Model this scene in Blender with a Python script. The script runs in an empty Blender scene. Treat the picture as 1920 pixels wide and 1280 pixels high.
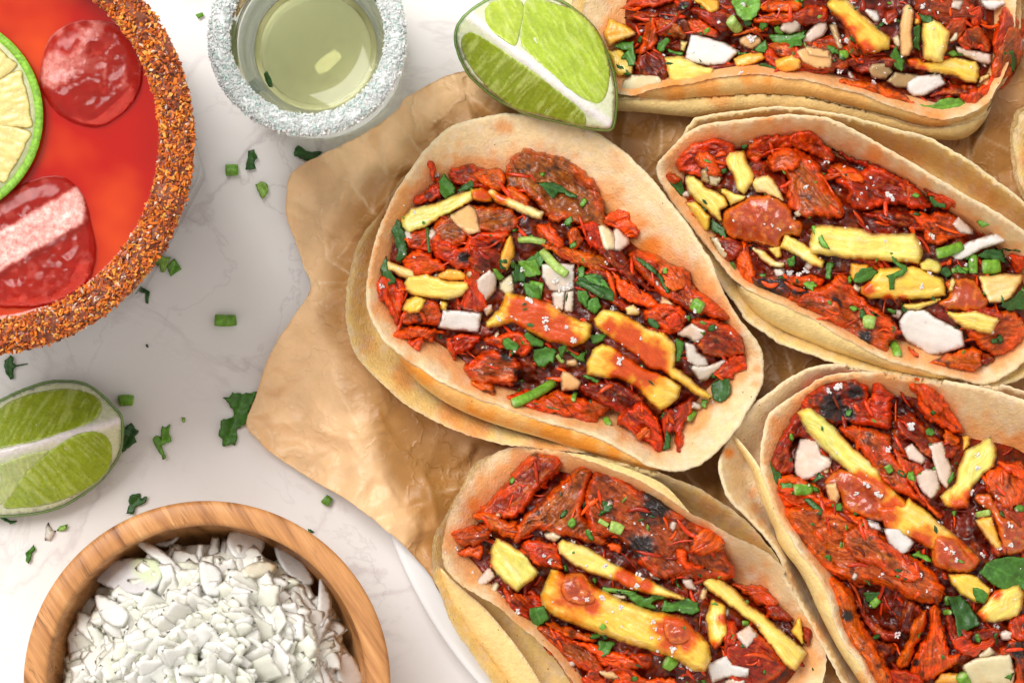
import bpy, bmesh, math, random
import numpy as np
from mathutils import Vector, Matrix, noise as mnoise
from mathutils.geometry import delaunay_2d_cdt

# ---------------------------------------------------------------- camera, world, lights
S = 0.00015            # metres per photograph pixel at the table
D = 6000.0             # camera height in the same pixel unit
scene = bpy.context.scene
cam_data = bpy.data.cameras.new("camera")
cam = bpy.data.objects.new("camera", cam_data)
scene.collection.objects.link(cam)
cam.location = (0, 0, D * S)
cam_data.sensor_width = 36
cam_data.lens = 36 * D / 1920
cam_data.clip_start = 0.01
cam_data.clip_end = 20
scene.camera = cam
world = bpy.data.worlds.new("World")
scene.world = world
world.use_nodes = True
bg = world.node_tree.nodes["Background"]
bg.inputs[0].default_value = (1.0, 0.955, 0.91, 1)
bg.inputs[1].default_value = 0.76


def area(name, loc, target, sx, sy, power, col):
    l = bpy.data.lights.new(name, 'AREA')
    l.shape = 'RECTANGLE'
    l.size = sx
    l.size_y = sy
    l.energy = power
    l.color = col
    o = bpy.data.objects.new(name, l)
    o.location = loc
    o.rotation_euler = (Vector(target) - Vector(loc)).to_track_quat('-Z', 'Y').to_euler()
    scene.collection.objects.link(o)
    return o


area("window_light", (-0.80, 0.95, 1.75), (0.05, -0.05, 0.0), 1.2, 1.1, 51.0, (1.0, 0.975, 0.94))
scene.view_settings.view_transform = 'Standard'
scene.view_settings.look = 'None'
scene.view_settings.exposure = 0.0
scene.view_settings.gamma = 1.0
scene.cycles.max_bounces = 10
scene.cycles.transmission_bounces = 8

rnd = random.Random(7)
COL = scene.collection


# ---------------------------------------------------------------- maths helpers
def Wv(x, y, z):
    k = (D - z) / D
    return np.stack([(x - 960) * k * S, (640 - y) * k * S, z * S * np.ones_like(x)], -1)


def W(x, y, z=0.0):
    k = (D - z) / D
    return Vector(((x - 960) * k * S, (640 - y) * k * S, z * S))


def _h(ix, iy, s):
    n = (ix * 374761393 + iy * 668265263 + s * 974711) & 0xffffffff
    n = ((n ^ (n >> 13)) * 1274126177) & 0xffffffff
    return ((n ^ (n >> 16)) & 0xffff) / 65535.0


def vn(x, y, s=0):
    x = np.asarray(x, float); y = np.asarray(y, float)
    ix = np.floor(x).astype(np.int64); iy = np.floor(y).astype(np.int64)
    fx = x - ix; fy = y - iy
    fx = fx * fx * (3 - 2 * fx); fy = fy * fy * (3 - 2 * fy)
    a = _h(ix, iy, s); b = _h(ix + 1, iy, s); c = _h(ix, iy + 1, s); d = _h(ix + 1, iy + 1, s)
    return (a * (1 - fx) + b * fx) * (1 - fy) + (c * (1 - fx) + d * fx) * fy


def fbm(x, y, s=0, o=3):
    r = 0; a = 0.5; t = 0
    for i in range(o):
        r = r + a * vn(x, y, s + i * 17); t += a
        x = x * 2.03 + 11.3; y = y * 2.03 - 7.1; a *= 0.5
    return r / t


def sst(a, b, x):
    t = np.clip((x - a) / (b - a), 0, 1)
    return t * t * (3 - 2 * t)


def resample(pts, step, closed=True, smooth=True):
    P = np.array(pts, float)
    n = len(P); out = []
    segs = n if closed else n - 1
    for i in range(segs):
        p1 = P[i]; p2 = P[(i + 1) % n]
        p0 = P[(i - 1) % n] if closed or i > 0 else p1
        p3 = P[(i + 2) % n] if closed or i + 2 < n else p2
        L = np.hypot(*(p2 - p1)[:2]); k = max(1, int(round(L / step)))
        for j in range(k):
            t = j / k
            if smooth:
                q = 0.5 * ((2 * p1) + (-p0 + p2) * t + (2 * p0 - 5 * p1 + 4 * p2 - p3) * t * t + (-p0 + 3 * p1 - 3 * p2 + p3) * t ** 3)
            else:
                q = p1 + (p2 - p1) * t
            out.append(q)
    if not closed:
        out.append(P[-1])
    return np.array(out)


def inside(px, py, poly):
    r = np.zeros(px.shape, bool)
    x = poly[:, 0]; y = poly[:, 1]
    j = len(poly) - 1
    for i in range(len(poly)):
        if y[i] != y[j]:
            c = ((y[i] > py) != (y[j] > py)) & (px < (x[j] - x[i]) * (py - y[i]) / (y[j] - y[i]) + x[i])
            r ^= c
        j = i
    return r


def dist_poly(px, py, P, closed=True):
    """distance to a polyline and index of the nearest segment"""
    A = P; B = np.roll(P, -1, 0)
    if not closed:
        A = P[:-1]; B = P[1:]
    best = np.full(px.shape, 1e9); idx = np.zeros(px.shape, int); tt = np.zeros(px.shape)
    for i in range(len(A)):
        ax, ay = A[i, 0], A[i, 1]; bx, by = B[i, 0] - ax, B[i, 1] - ay
        l2 = bx * bx + by * by + 1e-9
        t = np.clip(((px - ax) * bx + (py - ay) * by) / l2, 0, 1)
        d = (px - ax - t * bx) ** 2 + (py - ay - t * by) ** 2
        m = d < best
        best[m] = d[m]; idx[m] = i; tt[m] = t[m]
    return np.sqrt(best), idx, tt


def triangulate(B, step, seed=0, jitter=0.35):
    """B closed boundary (n,2). returns verts (N,2) with the first n the boundary, tris"""
    n = len(B)
    x0, y0 = B.min(0); x1, y1 = B.max(0)
    r = np.random.RandomState(seed)
    ny = int((y1 - y0) / (step * 0.87)) + 2; nx = int((x1 - x0) / step) + 2
    gx, gy = np.meshgrid(np.arange(nx) * step + x0, np.arange(ny) * step * 0.87 + y0)
    gx = gx + (np.arange(ny)[:, None] % 2) * step * 0.5
    gx = gx + r.uniform(-jitter, jitter, gx.shape) * step; gy = gy + r.uniform(-jitter, jitter, gy.shape) * step
    gx = gx.ravel(); gy = gy.ravel()
    m = inside(gx, gy, B)
    gx = gx[m]; gy = gy[m]
    if len(gx):
        d, _, _ = dist_poly(gx, gy, B)
        m = d > step * 0.5
        gx = gx[m]; gy = gy[m]
    pts = [Vector((float(a), float(b))) for a, b in B] + [Vector((float(a), float(b))) for a, b in zip(gx, gy)]
    vs, es, fs, ov, oe, of = delaunay_2d_cdt(pts, [], [list(range(n))], 1, 0.01)
    V = np.array([(v.x, v.y) for v in vs])
    isb = np.array([any(o < n for o in l) if l else True for l in ov])
    T = np.array([f for f in fs if len(f) == 3], int).reshape(-1, 3)
    return V, T, isb


# ---------------------------------------------------------------- height map of what is already stacked
HX0, HY0, HS = -160, -200, 2.0
HW, HH = 1160, 940
hgx, hgy = np.meshgrid(np.arange(HW) * HS + HX0, np.arange(HH) * HS + HY0)


class HMap:
    def __init__(s, v): s.a = np.full((HH, HW), float(v))

    def sample(s, x, y):
        u = np.clip((x - HX0) / HS, 0, HW - 1.01); v = np.clip((y - HY0) / HS, 0, HH - 1.01)
        i = u.astype(int); j = v.astype(int); fu = u - i; fv = v - j; a = s.a
        return (a[j, i] * (1 - fu) + a[j, i + 1] * fu) * (1 - fv) + (a[j + 1, i] * (1 - fu) + a[j + 1, i + 1] * fu) * fv

    def box(s, P, pad=0):
        i0 = int(max(0, (P[:, 0].min() - pad - HX0) / HS)); i1 = int(min(HW, (P[:, 0].max() + pad - HX0) / HS + 2))
        j0 = int(max(0, (P[:, 1].min() - pad - HY0) / HS)); j1 = int(min(HH, (P[:, 1].max() + pad - HY0) / HS + 2))
        return i0, i1, j0, j1


def blur(a, sg):
    k = int(sg * 2.5) + 1
    w = np.exp(-0.5 * (np.arange(-k, k + 1) / sg) ** 2); w /= w.sum()
    p = np.pad(a, k, mode='edge')
    p = sum(w[i] * p[i:i + a.shape[0], :] for i in range(2 * k + 1))
    return sum(w[i] * p[:, i:i + a.shape[1]] for i in range(2 * k + 1))


CEIL = HMap(1e6)


# ---------------------------------------------------------------- object helpers
def setp(o, label=None, cat=None, group=None, kind=None):
    if label: o['label'] = label
    if cat: o['category'] = cat
    if group: o['group'] = group
    if kind: o['kind'] = kind
    return o


def thing(name, loc, label, cat, group=None):
    o = bpy.data.objects.new(name, None)
    o.empty_display_size = 0.01
    o.location = loc
    COL.objects.link(o)
    return setp(o, label, cat, group)


def mesh_obj(name, co, faces, mat, parent=None, cols=None, smooth=True, org=None, fib=None):
    co = np.asarray(co, float)
    c = Vector(co.mean(0)) if org is None else Vector(org)
    me = bpy.data.meshes.new(name)
    loc = co - np.array(c)
    me.from_pydata(loc.tolist(), [], [tuple(int(i) for i in f) for f in faces])
    if cols is not None:
        ca = me.color_attributes.new('Col', 'FLOAT_COLOR', 'POINT')
        cc = np.ones((len(co), 4), np.float32); cc[:, :3] = cols
        ca.data.foreach_set('color', cc.ravel())
    if fib is not None:
        fa = me.attributes.new('fib', 'FLOAT_VECTOR', 'POINT')
        fa.data.foreach_set('vector', np.ascontiguousarray(fib, dtype=np.float32).ravel())
    me.polygons.foreach_set('use_smooth', [smooth] * len(me.polygons))
    me.materials.append(mat)
    me.update()
    o = bpy.data.objects.new(name, me)
    COL.objects.link(o)
    if parent is not None:
        o.parent = parent
        o.location = c - parent_world(parent)
    else:
        o.location = c
    return o


def parent_world(p):
    v = Vector(p.location)
    while p.parent is not None:
        p = p.parent
        v = v + Vector(p.location)
    return v


class Bag:
    """collects shapes for one mesh"""
    def __init__(s): s.v = []; s.f = []; s.c = []; s.n = 0

    def add(s, v, f, c):
        v = np.asarray(v, float)
        s.v.append(v); s.f += [tuple(int(i) + s.n for i in q) for q in f]; s.n += len(v)
        c = np.asarray(c, float)
        s.c.append(np.tile(c, (len(v), 1)) if c.ndim == 1 else c)

    def build(s, name, mat, parent=None, smooth=True, org=None):
        return mesh_obj(name, np.concatenate(s.v), s.f, mat, parent, np.concatenate(s.c), smooth, org)


def lathe(profile, cx, cy, n=96, wob=None):
    """profile (r,z) list in px; closed ring; centre given in true px (not apparent)"""
    V = []; F = []
    for i in range(n):
        a = 2 * math.pi * i / n
        for r, z in profile:
            rr = r if wob is None else r * wob(a, z)
            V.append(((cx - 960 + rr * math.cos(a)) * S, (640 - cy + rr * math.sin(a)) * S, z * S))
    m = len(profile)
    for i in range(n):
        j = (i + 1) % n
        for k in range(m - 1):
            F.append((i * m + k, j * m + k, j * m + k + 1, i * m + k + 1))
    return np.array(V), F


def true_xy(x, y, z):
    k = (D - z) / D
    return 960 + (x - 960) * k, 640 + (y - 640) * k


# ---------------------------------------------------------------- materials
def mat_new(name):
    m = bpy.data.materials.new(name); m.use_nodes = True
    nt = m.node_tree
    return m, nt, nt.nodes['Principled BSDF']


def node(nt, t, **kw):
    n = nt.nodes.new(t)
    for k, v in kw.items():
        if k.startswith('i_'):
            n.inputs[k[2:].replace('_', ' ')].default_value = v
        else:
            setattr(n, k, v)
    return n


def px(c):      # noise scale for c pixels per cycle
    return 1.0 / (c * S)


def noise(nt, cyc, detail=3, rough=0.55, vec=None, dist=0.0):
    n = node(nt, 'ShaderNodeTexNoise', i_Scale=px(cyc), i_Detail=detail, i_Roughness=rough, i_Distortion=dist)
    nt.links.new(vec if vec is not None else coord(nt), n.inputs['Vector'])
    return n.outputs['Fac']


def coord(nt):
    for n in nt.nodes:
        if n.type == 'TEX_COORD': return n.outputs['Object']
    return node(nt, 'ShaderNodeTexCoord').outputs['Object']


def ramp(nt, fac, stops):
    r = node(nt, 'ShaderNodeValToRGB')
    e = r.color_ramp.elements
    while len(e) < len(stops): e.new(0.5)
    for q, (p, c) in zip(e, stops):
        q.position = p
        q.color = (*c, 1) if hasattr(c, '__len__') else (c, c, c, 1)
    nt.links.new(fac, r.inputs[0])
    return r.outputs['Color']


def mix(nt, fac, a, b, mode='MIX'):
    m = node(nt, 'ShaderNodeMix', data_type='RGBA', blend_type=mode)
    for sock, v in ((m.inputs['Factor'], fac), (m.inputs[6], a), (m.inputs[7], b)):
        if hasattr(v, 'links'): nt.links.new(v, sock)
        elif sock == m.inputs['Factor']: sock.default_value = v
        else: sock.default_value = (*v, 1)
    return m.outputs[2]


def bump(nt, bsdf, fac, dist_px, strength=1.0, prev=None):
    b = node(nt, 'ShaderNodeBump', i_Strength=strength, i_Distance=dist_px * S)
    nt.links.new(fac, b.inputs['Height'])
    if prev is not None: nt.links.new(prev, b.inputs['Normal'])
    nt.links.new(b.outputs[0], bsdf.inputs['Normal'])
    return b.outputs[0]


def attr(nt, name='Col'):
    n = node(nt, 'ShaderNodeVertexColor'); n.layer_name = name
    return n.outputs['Color']


def sss(b, w, rad, scale_px):
    b.inputs['Subsurface Weight'].default_value = w
    b.inputs['Subsurface Radius'].default_value = rad
    b.inputs['Subsurface Scale'].default_value = scale_px * S


M = {}


def food_mat(name, rough, rvar, bumps, var, fibre=None, sssw=0.0, srad=(1, .3, .1), sscale=10, coat=0.0, spec=0.5, trans=0.0, alpha=None):
    """colour comes from the mesh's colour layer, modulated by a fine grain"""
    m, nt, b = mat_new(name)
    c = attr(nt)
    cyc, lo, hi = var
    g = ramp(nt, noise(nt, cyc, 5, 0.65), [(0.3, lo), (0.7, hi)])
    c = mix(nt, 1.0, c, g, 'MULTIPLY')
    fb = None
    if fibre:
        fa = node(nt, 'ShaderNodeAttribute', attribute_name='fib')
        mp = node(nt, 'ShaderNodeMapping'); mp.inputs['Scale'].default_value = (1 / fibre[0], 1 / fibre[1], 1)
        nt.links.new(fa.outputs['Vector'], mp.inputs[0])
        fn = node(nt, 'ShaderNodeTexNoise', i_Scale=1.0, i_Detail=4, i_Roughness=.6, i_Distortion=.4)
        nt.links.new(mp.outputs[0], fn.inputs['Vector']); fb = fn.outputs['Fac']
        c = mix(nt, 1.0, c, ramp(nt, fb, [(0.32, fibre[3]), (0.5, (1, 1, 1)), (0.68, fibre[4])]), 'MULTIPLY')
    nt.links.new(c, b.inputs['Base Color'])
    r = ramp(nt, noise(nt, 14, 3), [(0.3, max(0, rough - rvar)), (0.7, rough + rvar)])
    nt.links.new(r, b.inputs['Roughness'])
    prev = bump(nt, b, fb, fibre[2], 1.0) if fibre else None
    for cy, d in bumps:
        prev = bump(nt, b, noise(nt, cy, 4, 0.6), d, 1.0, prev)
    if sssw: sss(b, sssw, srad, sscale)
    b.inputs['Coat Weight'].default_value = coat
    b.inputs['Coat Roughness'].default_value = 0.12
    b.inputs['Specular IOR Level'].default_value = spec
    b.inputs['Transmission Weight'].default_value = trans
    tl = {'onion': .1, 'diced': .1, 'leaf': .2}.get(name, 0)
    if tl:      # thin moist food lets light through
        t = node(nt, 'ShaderNodeBsdfTranslucent'); nt.links.new(c, t.inputs['Color'])
        ms = node(nt, 'ShaderNodeMixShader'); ms.inputs[0].default_value = tl
        nt.links.new(b.outputs[0], ms.inputs[1]); nt.links.new(t.outputs[0], ms.inputs[2])
        nt.links.new(ms.outputs[0], nt.nodes['Material Output'].inputs['Surface'])
    M[name] = m
    return m


food_mat('meat', 0.29, 0.15, [(12, 1.3), (3.2, 0.7)], (7, 0.7, 1.25), (60, 4.6, 2.4, (.45, .38, .38), (1.22, 1.4, 1.3)), 0.1, (1, .2, .05), 10, coat=0.22, spec=0.3)
food_mat('pineapple', 0.26, 0.12, [(16, 1.4)], (16, 0.88, 1.08), (60, 5, 1.6, (.92, .86, .70), (1.05, 1.12, 1.6)), 0.4, (1, .75, .2), 30, coat=0.1)
food_mat('onion', 0.28, 0.12, [(30, 1.0)], (20, 0.9, 1.06), None, 0.5, (1, .93, .82), 40, coat=0.0, trans=0.0)
food_mat('leaf', 0.36, 0.12, [(7, 1.0), (3, 0.5)], (8, 0.7, 1.3), None, 0.12, (.3, 1, .1), 8)
food_mat('salsa', 0.2, 0.08, [(12, 2.0), (4, 0.8)], (10, 0.75, 1.25), None, 0.25, (1, .3, .1), 18, coat=0.5)
food_mat('tortilla', 0.66, 0.1, [(20, 1.8), (5, 1.5), (2.2, 0.8)], (11, 0.86, 1.08), None, 0.15, (1, .65, .35), 12, spec=0.22)
def speckle(m):
    nt = m.node_tree; b = nt.nodes['Principled BSDF']
    src = b.inputs['Base Color'].links[0].from_socket
    v = node(nt, 'ShaderNodeTexVoronoi', i_Scale=px(26)); nt.links.new(coord(nt), v.inputs['Vector'])
    k = ramp(nt, v.outputs['Distance'], [(0.045, 1.0), (0.075, 0.0)])
    g = ramp(nt, noise(nt, 40, 2), [(0.47, 0.0), (0.55, 0.8)])
    nt.links.new(mix(nt, mix(nt, 1.0, k, g, 'MULTIPLY'), src, (.20, .09, .03)), b.inputs['Base Color'])
    src = b.inputs['Base Color'].links[0].from_socket
    k2 = ramp(nt, noise(nt, 30, 4, .7), [(0.56, 0.0), (0.70, .2)])
    nt.links.new(mix(nt, k2, src, (.80, .42, .15)), b.inputs['Base Color'])
speckle(M['tortilla'])
food_mat('grain', 0.45, 0.15, [(3, .6)], (4, 0.8, 1.15), None, 0.15, (1, .7, .5), 8)
food_mat('salt', 0.25, 0.1, [(3, .6)], (5, 0.95, 1.03), None, 0.5, (1, .97, .95), 18)
food_mat('citrus', 0.28, 0.1, [(14, 1.2), (5, .6)], (9, 0.85, 1.12), None, 0.35, (.8, 1, .3), 20, coat=0.25)
food_mat('rind', 0.45, 0.1, [(4, 1.8)], (5, 0.75, 1.2), None, 0.08, (.5, 1, .3), 8)
# ---------------------------------------------------------------- the slab: any flat-ish bit of food with real thickness
def slab_geom(poly, T, step=4.0, edge=0.6, under=0.35, ragged=0.0, rag_cyc=8, seed=0, base=None, disp=None, smooth=True):
    B = resample(poly, step, True, smooth)[:, :2]
    if ragged:
        d = np.roll(B, -1, 0) - np.roll(B, 1, 0)
        nrm = np.stack([d[:, 1], -d[:, 0]], -1) / (np.hypot(d[:, 0], d[:, 1])[:, None] + 1e-6)
        q = fbm(B[:, 0] / rag_cyc, B[:, 1] / rag_cyc, seed, 3) - 0.5
        B = B + nrm * (q * 2 * ragged)[:, None]
    V, Tr, isb = triangulate(B, step, seed)
    x, y = V[:, 0], V[:, 1]
    d, _, _ = dist_poly(x, y, B)
    d[isb] = 0
    r = max(T * edge, 1.0)
    prof = np.sqrt(1 - (1 - np.clip(d / r, 0, 1)) ** 2)
    z0 = base(x, y) if callable(base) else np.full(len(x), float(base or 0))
    top = z0 + T * prof
    if disp is not None:
        top = top + disp(x, y, d) * sst(0, r * 1.2, d)
    bot = z0 - T * under * prof
    return B, V, Tr, isb, d, z0, top, bot


def close_mesh(V, Tr, isb, top, bot, cols):
    n = len(V)
    bi = np.full(n, -1); inner = np.where(~isb)[0]
    bi[inner] = n + np.arange(len(inner)); bi[isb] = np.where(isb)[0]
    co = np.concatenate([Wv(V[:, 0], V[:, 1], top), Wv(V[inner, 0], V[inner, 1], bot[inner])])
    T1 = Tr
    T2 = bi[Tr][:, ::-1]
    # top must face up: y is flipped going to the world
    a = V[Tr[:, 0]]; b = V[Tr[:, 1]]; c = V[Tr[:, 2]]
    ar = (b[:, 0] - a[:, 0]) * (c[:, 1] - a[:, 1]) - (b[:, 1] - a[:, 1]) * (c[:, 0] - a[:, 0])
    if ar.sum() > 0:
        T1 = T1[:, ::-1]; T2 = T2[:, ::-1]
    cc = np.concatenate([cols, cols[inner]])
    return co, np.concatenate([T1, T2]), cc


def principal(poly):
    P = np.array(poly, float)[:, :2]; q = P - P.mean(0)
    w, v = np.linalg.eigh(q.T @ q)
    return v[:, 1]


def rest_base(Hm, P, T, stiff, sink=0.0, lift=0.0):
    """supporting surface under outline P taken from the stack map"""
    pad = 40
    i0, i1, j0, j1 = Hm.box(P, pad)
    a = Hm.a[j0:j1, i0:i1]
    bl = blur(a, 7 if stiff < 0.5 else 12)
    m = inside(hgx[j0:j1, i0:i1], hgy[j0:j1, i0:i1], P)
    if m.sum() < 6:
        z = float(Hm.sample(P[:, 0].mean(), P[:, 1].mean()))
        return lambda x, y: np.full(np.shape(x), z + lift)
    X = hgx[j0:j1, i0:i1][m]; Y = hgy[j0:j1, i0:i1][m]; Z = a[m]
    cx, cy = X.mean(), Y.mean()
    A = np.stack([X - cx, Y - cy, np.ones_like(X)], -1)
    k, *_ = np.linalg.lstsq(A, Z, rcond=None)
    k[:2] = np.clip(k[:2], -0.6, 0.6)
    res = Z - (k[0] * (X - cx) + k[1] * (Y - cy) + k[2])
    off = np.percentile(res, 78) * stiff
    hm = HMap.__new__(HMap)

    def f(x, y):
        u = np.clip((x - HX0) / HS - i0, 0, bl.shape[1] - 1.01); v = np.clip((y - HY0) / HS - j0, 0, bl.shape[0] - 1.01)
        i = u.astype(int); j = v.astype(int); fu = u - i; fv = v - j
        c = (bl[j, i] * (1 - fu) + bl[j, i + 1] * fu) * (1 - fv) + (bl[j + 1, i] * (1 - fu) + bl[j + 1, i + 1] * fu) * fv
        p = k[0] * (x - cx) + k[1] * (y - cy) + k[2] + off
        return stiff * p + (1 - stiff) * c + T * 0.12 - sink + lift
    return f


def stamp(Hm, P, V, top):
    """raise the stack map to the piece's top (nearest vertex value through a coarse fit)"""
    i0, i1, j0, j1 = Hm.box(P, 0)
    gx = hgx[j0:j1, i0:i1]; gy = hgy[j0:j1, i0:i1]
    m = inside(gx, gy, P)
    if not m.any(): return
    X = gx[m]; Y = gy[m]
    # scatter the vertices into cells, fill by blurring
    num = np.zeros(gx.shape); den = np.zeros(gx.shape)
    ii = np.clip(((V[:, 0] - HX0) / HS - i0).round().astype(int), 0, gx.shape[1] - 1)
    jj = np.clip(((V[:, 1] - HY0) / HS - j0).round().astype(int), 0, gx.shape[0] - 1)
    np.add.at(num, (jj, ii), top); np.add.at(den, (jj, ii), 1.0)
    nb = blur(num, 1.6); db = blur(den, 1.6)
    z = np.where(db > 1e-4, nb / np.maximum(db, 1e-4), 0)
    a = Hm.a[j0:j1, i0:i1]
    a[m] = np.maximum(a[m], z[m])


MEAT = {'R': ((.30, .018, .002), (.66, .042, .001)), 'O': ((.46, .066, .003), (.80, .080, .001)), 'B': ((.30, .050, .006), (.58, .046, .001)),
        'D': ((.12, .007, .001), (.32, .018, .001)), 'K': ((.030, .014, .010), (.24, .03, .004)), 'S': ((.34, .045, .007), (.42, .038, .004))}


def meat_cols(x, y, d, u, v, style, seed, chars):
    n = len(x)
    ce, ed = [np.array(q) for q in MEAT[style]]
    fib = fbm(u / 26, v / 5.0, seed + 5, 3)
    n1 = fbm(x / 34, y / 34, seed + 9, 3); n2 = fbm(x / 9, y / 9, seed + 3, 2)
    t = sst(3, 22, d + (n1 - 0.5) * 40)
    c = ed[None] * (1 - t[:, None]) + ce[None] * t[:, None]
    # lighter fat streaks, darker gaps between the fibres
    k = sst(0.60, 0.80, fib)[:, None]
    c = c * (1 - 0.45 * k) + np.array((.58, .15, .02)) * 0.45 * k
    k = sst(0.40, 0.26, fib)[:, None]
    c = c * (1 - 0.5 * k)
    k = sst(0.62, 0.8, n2 * 0.6 + n1 * 0.4)[:, None]
    c = c * (1 - 0.5 * k) + np.array((.74, .11, .006)) * 0.5 * k
    c = c * (0.8 + 0.4 * n2[:, None])
    if style != 'K':
        k = (sst(0.70, 0.80, fbm(x / 16, y / 16, seed + 40, 3)) * 0.8)[:, None]
        c = c * (1 - k) + np.array((.05, .012, .006)) * k
    for cx, cy, r in chars:
        q = np.hypot(x - cx, y - cy) / r + (n2 - 0.5) * 0.9
        k = sst(1.15, 0.55, q)[:, None]
        c = c * (1 - k) + np.array((.022, .014, .012)) * k
    return c


def sauce_mix(c, x, y, blobs, seed):
    k = np.zeros(len(x))
    for cx, cy, r in blobs:
        q = np.hypot(x - cx, y - cy) / r + (fbm(x / 13, y / 13, seed, 3) - 0.5) * 0.9
        k = np.maximum(k, sst(1.5, 0.45, q))
    a = np.array((.84, .32, .015)); b = np.array((.60, .070, .003))
    s = sst(0.0, 0.5, k)[:, None]; t = sst(0.45, 1.0, k)[:, None]
    c = c * (1 - s) + a * s
    return c * (1 - t) + b * t


NAMES = {'m': 'meat_piece', 'p': 'pineapple_piece', 'o': 'onion_piece', 'l': 'cilantro_leaf', 's': 'salsa_blob', 't': 'green_stem', 'k': 'salt_flake'}
SEED = [100]


def add_piece(kind, poly, Hm, parent, opt):
    SEED[0] += 13
    seed = SEED[0]; r = np.random.RandomState(seed)
    P = resample(poly, 5, True, True)[:, :2]
    ax = principal(poly); U = lambda x, y: ((x - P[0, 0]) * ax[0] + (y - P[0, 1]) * ax[1], -(x - P[0, 0]) * ax[1] + (y - P[0, 1]) * ax[0])
    size = math.sqrt(max(1.0, 0.5 * abs(np.dot(P[:, 0], np.roll(P[:, 1], -1)) - np.dot(P[:, 1], np.roll(P[:, 0], -1)))))
    if kind == 'm':
        T = opt.get('t', 11 + min(13, size * 0.09)) * .95; st = 3.1; stiff = 0.35
        base = rest_base(Hm, P, T, stiff)
        ph = r.uniform(0, 6)

        def disp(x, y, d):
            u, v = U(x, y)
            w = fbm(x / 30, y / 30, seed + 2, 2)
            f = fbm((u + w * 20) / 30, (v + w * 26) / 6.5, seed, 3)
            rid = 1 - np.abs(2 * f - 1) * 1.6
            f2 = fbm((u + w * 30) / 60, (v + w * 40) / 16, seed + 60, 2)
            return rid * 5.2 + (1 - np.abs(2 * f2 - 1) * 2) * 5 + (fbm(x / 50, y / 50, seed + 1, 2) - 0.5) * 20 + (fbm(x / 9, y / 9, seed + 8, 2) - 0.5) * 3
        g = slab_geom(poly, T, st, 0.42, 0.3, 5.0, 8, seed, base, disp)
    elif kind == 'p':
        T = opt.get('t', 16 + min(12, size * 0.1)); st = 4.0
        base = rest_base(Hm, P, T, 0.72, 0, 0)

        def disp(x, y, d):
            u, v = U(x, y)
            return (fbm(u / 50, v / 6, seed, 2) - 0.5) * 6 + (fbm(x / 34, y / 34, seed + 4, 2) - 0.5) * 8
        g = slab_geom(poly, T, st, 0.36, 0.35, 2.4, 9, seed, base, disp, smooth=False)
    elif kind == 'o':
        T = opt.get('t', 8 + size * 0.04); st = 4.5
        base = rest_base(Hm, P, T, 0.75, 0, 1)
        cx, cy = P.mean(0)

        def disp(x, y, d):
            u, v = U(x, y); v0 = (v - np.median(v))
            return -(v0 / max(8, size * 0.5)) ** 2 * size * 0.08 + (fbm(u / 70, v / 14, seed, 2) - 0.5) * 3 + (fbm(x / 30, y / 30, seed + 3, 2) - 0.5) * 4
        g = slab_geom(poly, T, st, 0.35, 0.3, 0.7, 7, seed, base, disp, smooth=False)
    elif kind == 'l':
        T = 1.5; st = 3.0
        base0 = rest_base(Hm, P, T, 0.6, 0, 5)
        k = r.uniform(0.03, 0.09) * size

        def base(x, y):
            u, v = U(x, y)
            return base0(x, y) + np.abs(v - np.median(v)) * 0.25 + (fbm(x / 22, y / 22, seed, 2) - 0.4) * (8 + k * 2)
        g = slab_geom(poly, T, st, 0.8, 0.4, opt.get('rag', 3.0), 7, seed, base, None, smooth=False)
    else:  # salsa
        T = opt.get('t', 16); st = 4.0
        base = rest_base(Hm, P, T, 0.2, 0, 0)

        def disp(x, y, d):
            return (fbm(x / 20, y / 20, seed, 3) - 0.5) * 16 + sst(.6, .8, vn(x / 11, y / 11, seed + 1)) * 4
        g = slab_geom(poly, T, st, 1.4, 0.2, 3.5, 14, seed, base, disp)
    B, V, Tr, isb, d, z0, top, bot = g
    x, y = V[:, 0], V[:, 1]
    ce = CEIL.sample(x, y) - 4
    over = np.maximum(top - ce, 0)
    top = top - over; bot = bot - over
    u, v = U(x, y)
    n1 = fbm(x / 24, y / 24, seed + 21, 3); fib = fbm(u / 50, v / 5, seed + 7, 2)
    if kind == 'm':
        c = meat_cols(x, y, d, u, v, opt.get('c', 'R'), seed, opt.get('ch', [])) * np.array((r.uniform(.88, 1.15), r.uniform(.8, 1.3), 1))
    elif kind == 'p':
        tone = {'': (.86, .56, .07), 'y': (.86, .66, .14), 'g': (.74, .67, .15), 'o': (.86, .40, .04), 'w': (.86, .66, .26)}[opt.get('c', '')]
        c = np.array(tone)[None] * (0.84 + 0.3 * n1[:, None])
        c = c * (1 - 0.35 * sst(.55, .8, fib)[:, None]) + np.array((.88, .80, .42)) * 0.35 * sst(.55, .8, fib)[:, None]
        k = sst(12, 1, d)[:, None] * 0.6 * sst(.35, .65, n1)[:, None]
        c = c * (1 - k) + np.array((.80, .34, .04)) * k
        c = sauce_mix(c, x, y, opt.get('sa', []), seed)
    elif kind == 'o':
        tone = {'': (.88, .76, .64), 'w': (.93, .87, .80), 'o': (.86, .46, .18), 'p': (.88, .66, .54), 'd': (.50, .33, .14), 'y': (.88, .74, .44)}[opt.get('c', '')]
        c = np.array(tone)[None] * (0.9 + 0.16 * fib[:, None])
        k = sst(.5, .8, n1)[:, None] * (0.03 if opt.get('c', '') == 'w' else 0.3)
        c = c * (1 - k) + np.array((.78, .40, .14)) * k
        k = sst(6, 0.5, d)[:, None] * 0.3
        c = c * (1 - k) + np.array((.84, .66, .5)) * k
    elif kind == 'l':
        tone = {'': (.070, .21, .025), 'd': (.034, .115, .020), 'b': (.15, .35, .035), 'v': (.27, .46, .07)}[opt.get('c', '')]
        c = np.array(tone)[None] * (0.7 + 0.6 * n1[:, None])
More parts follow.
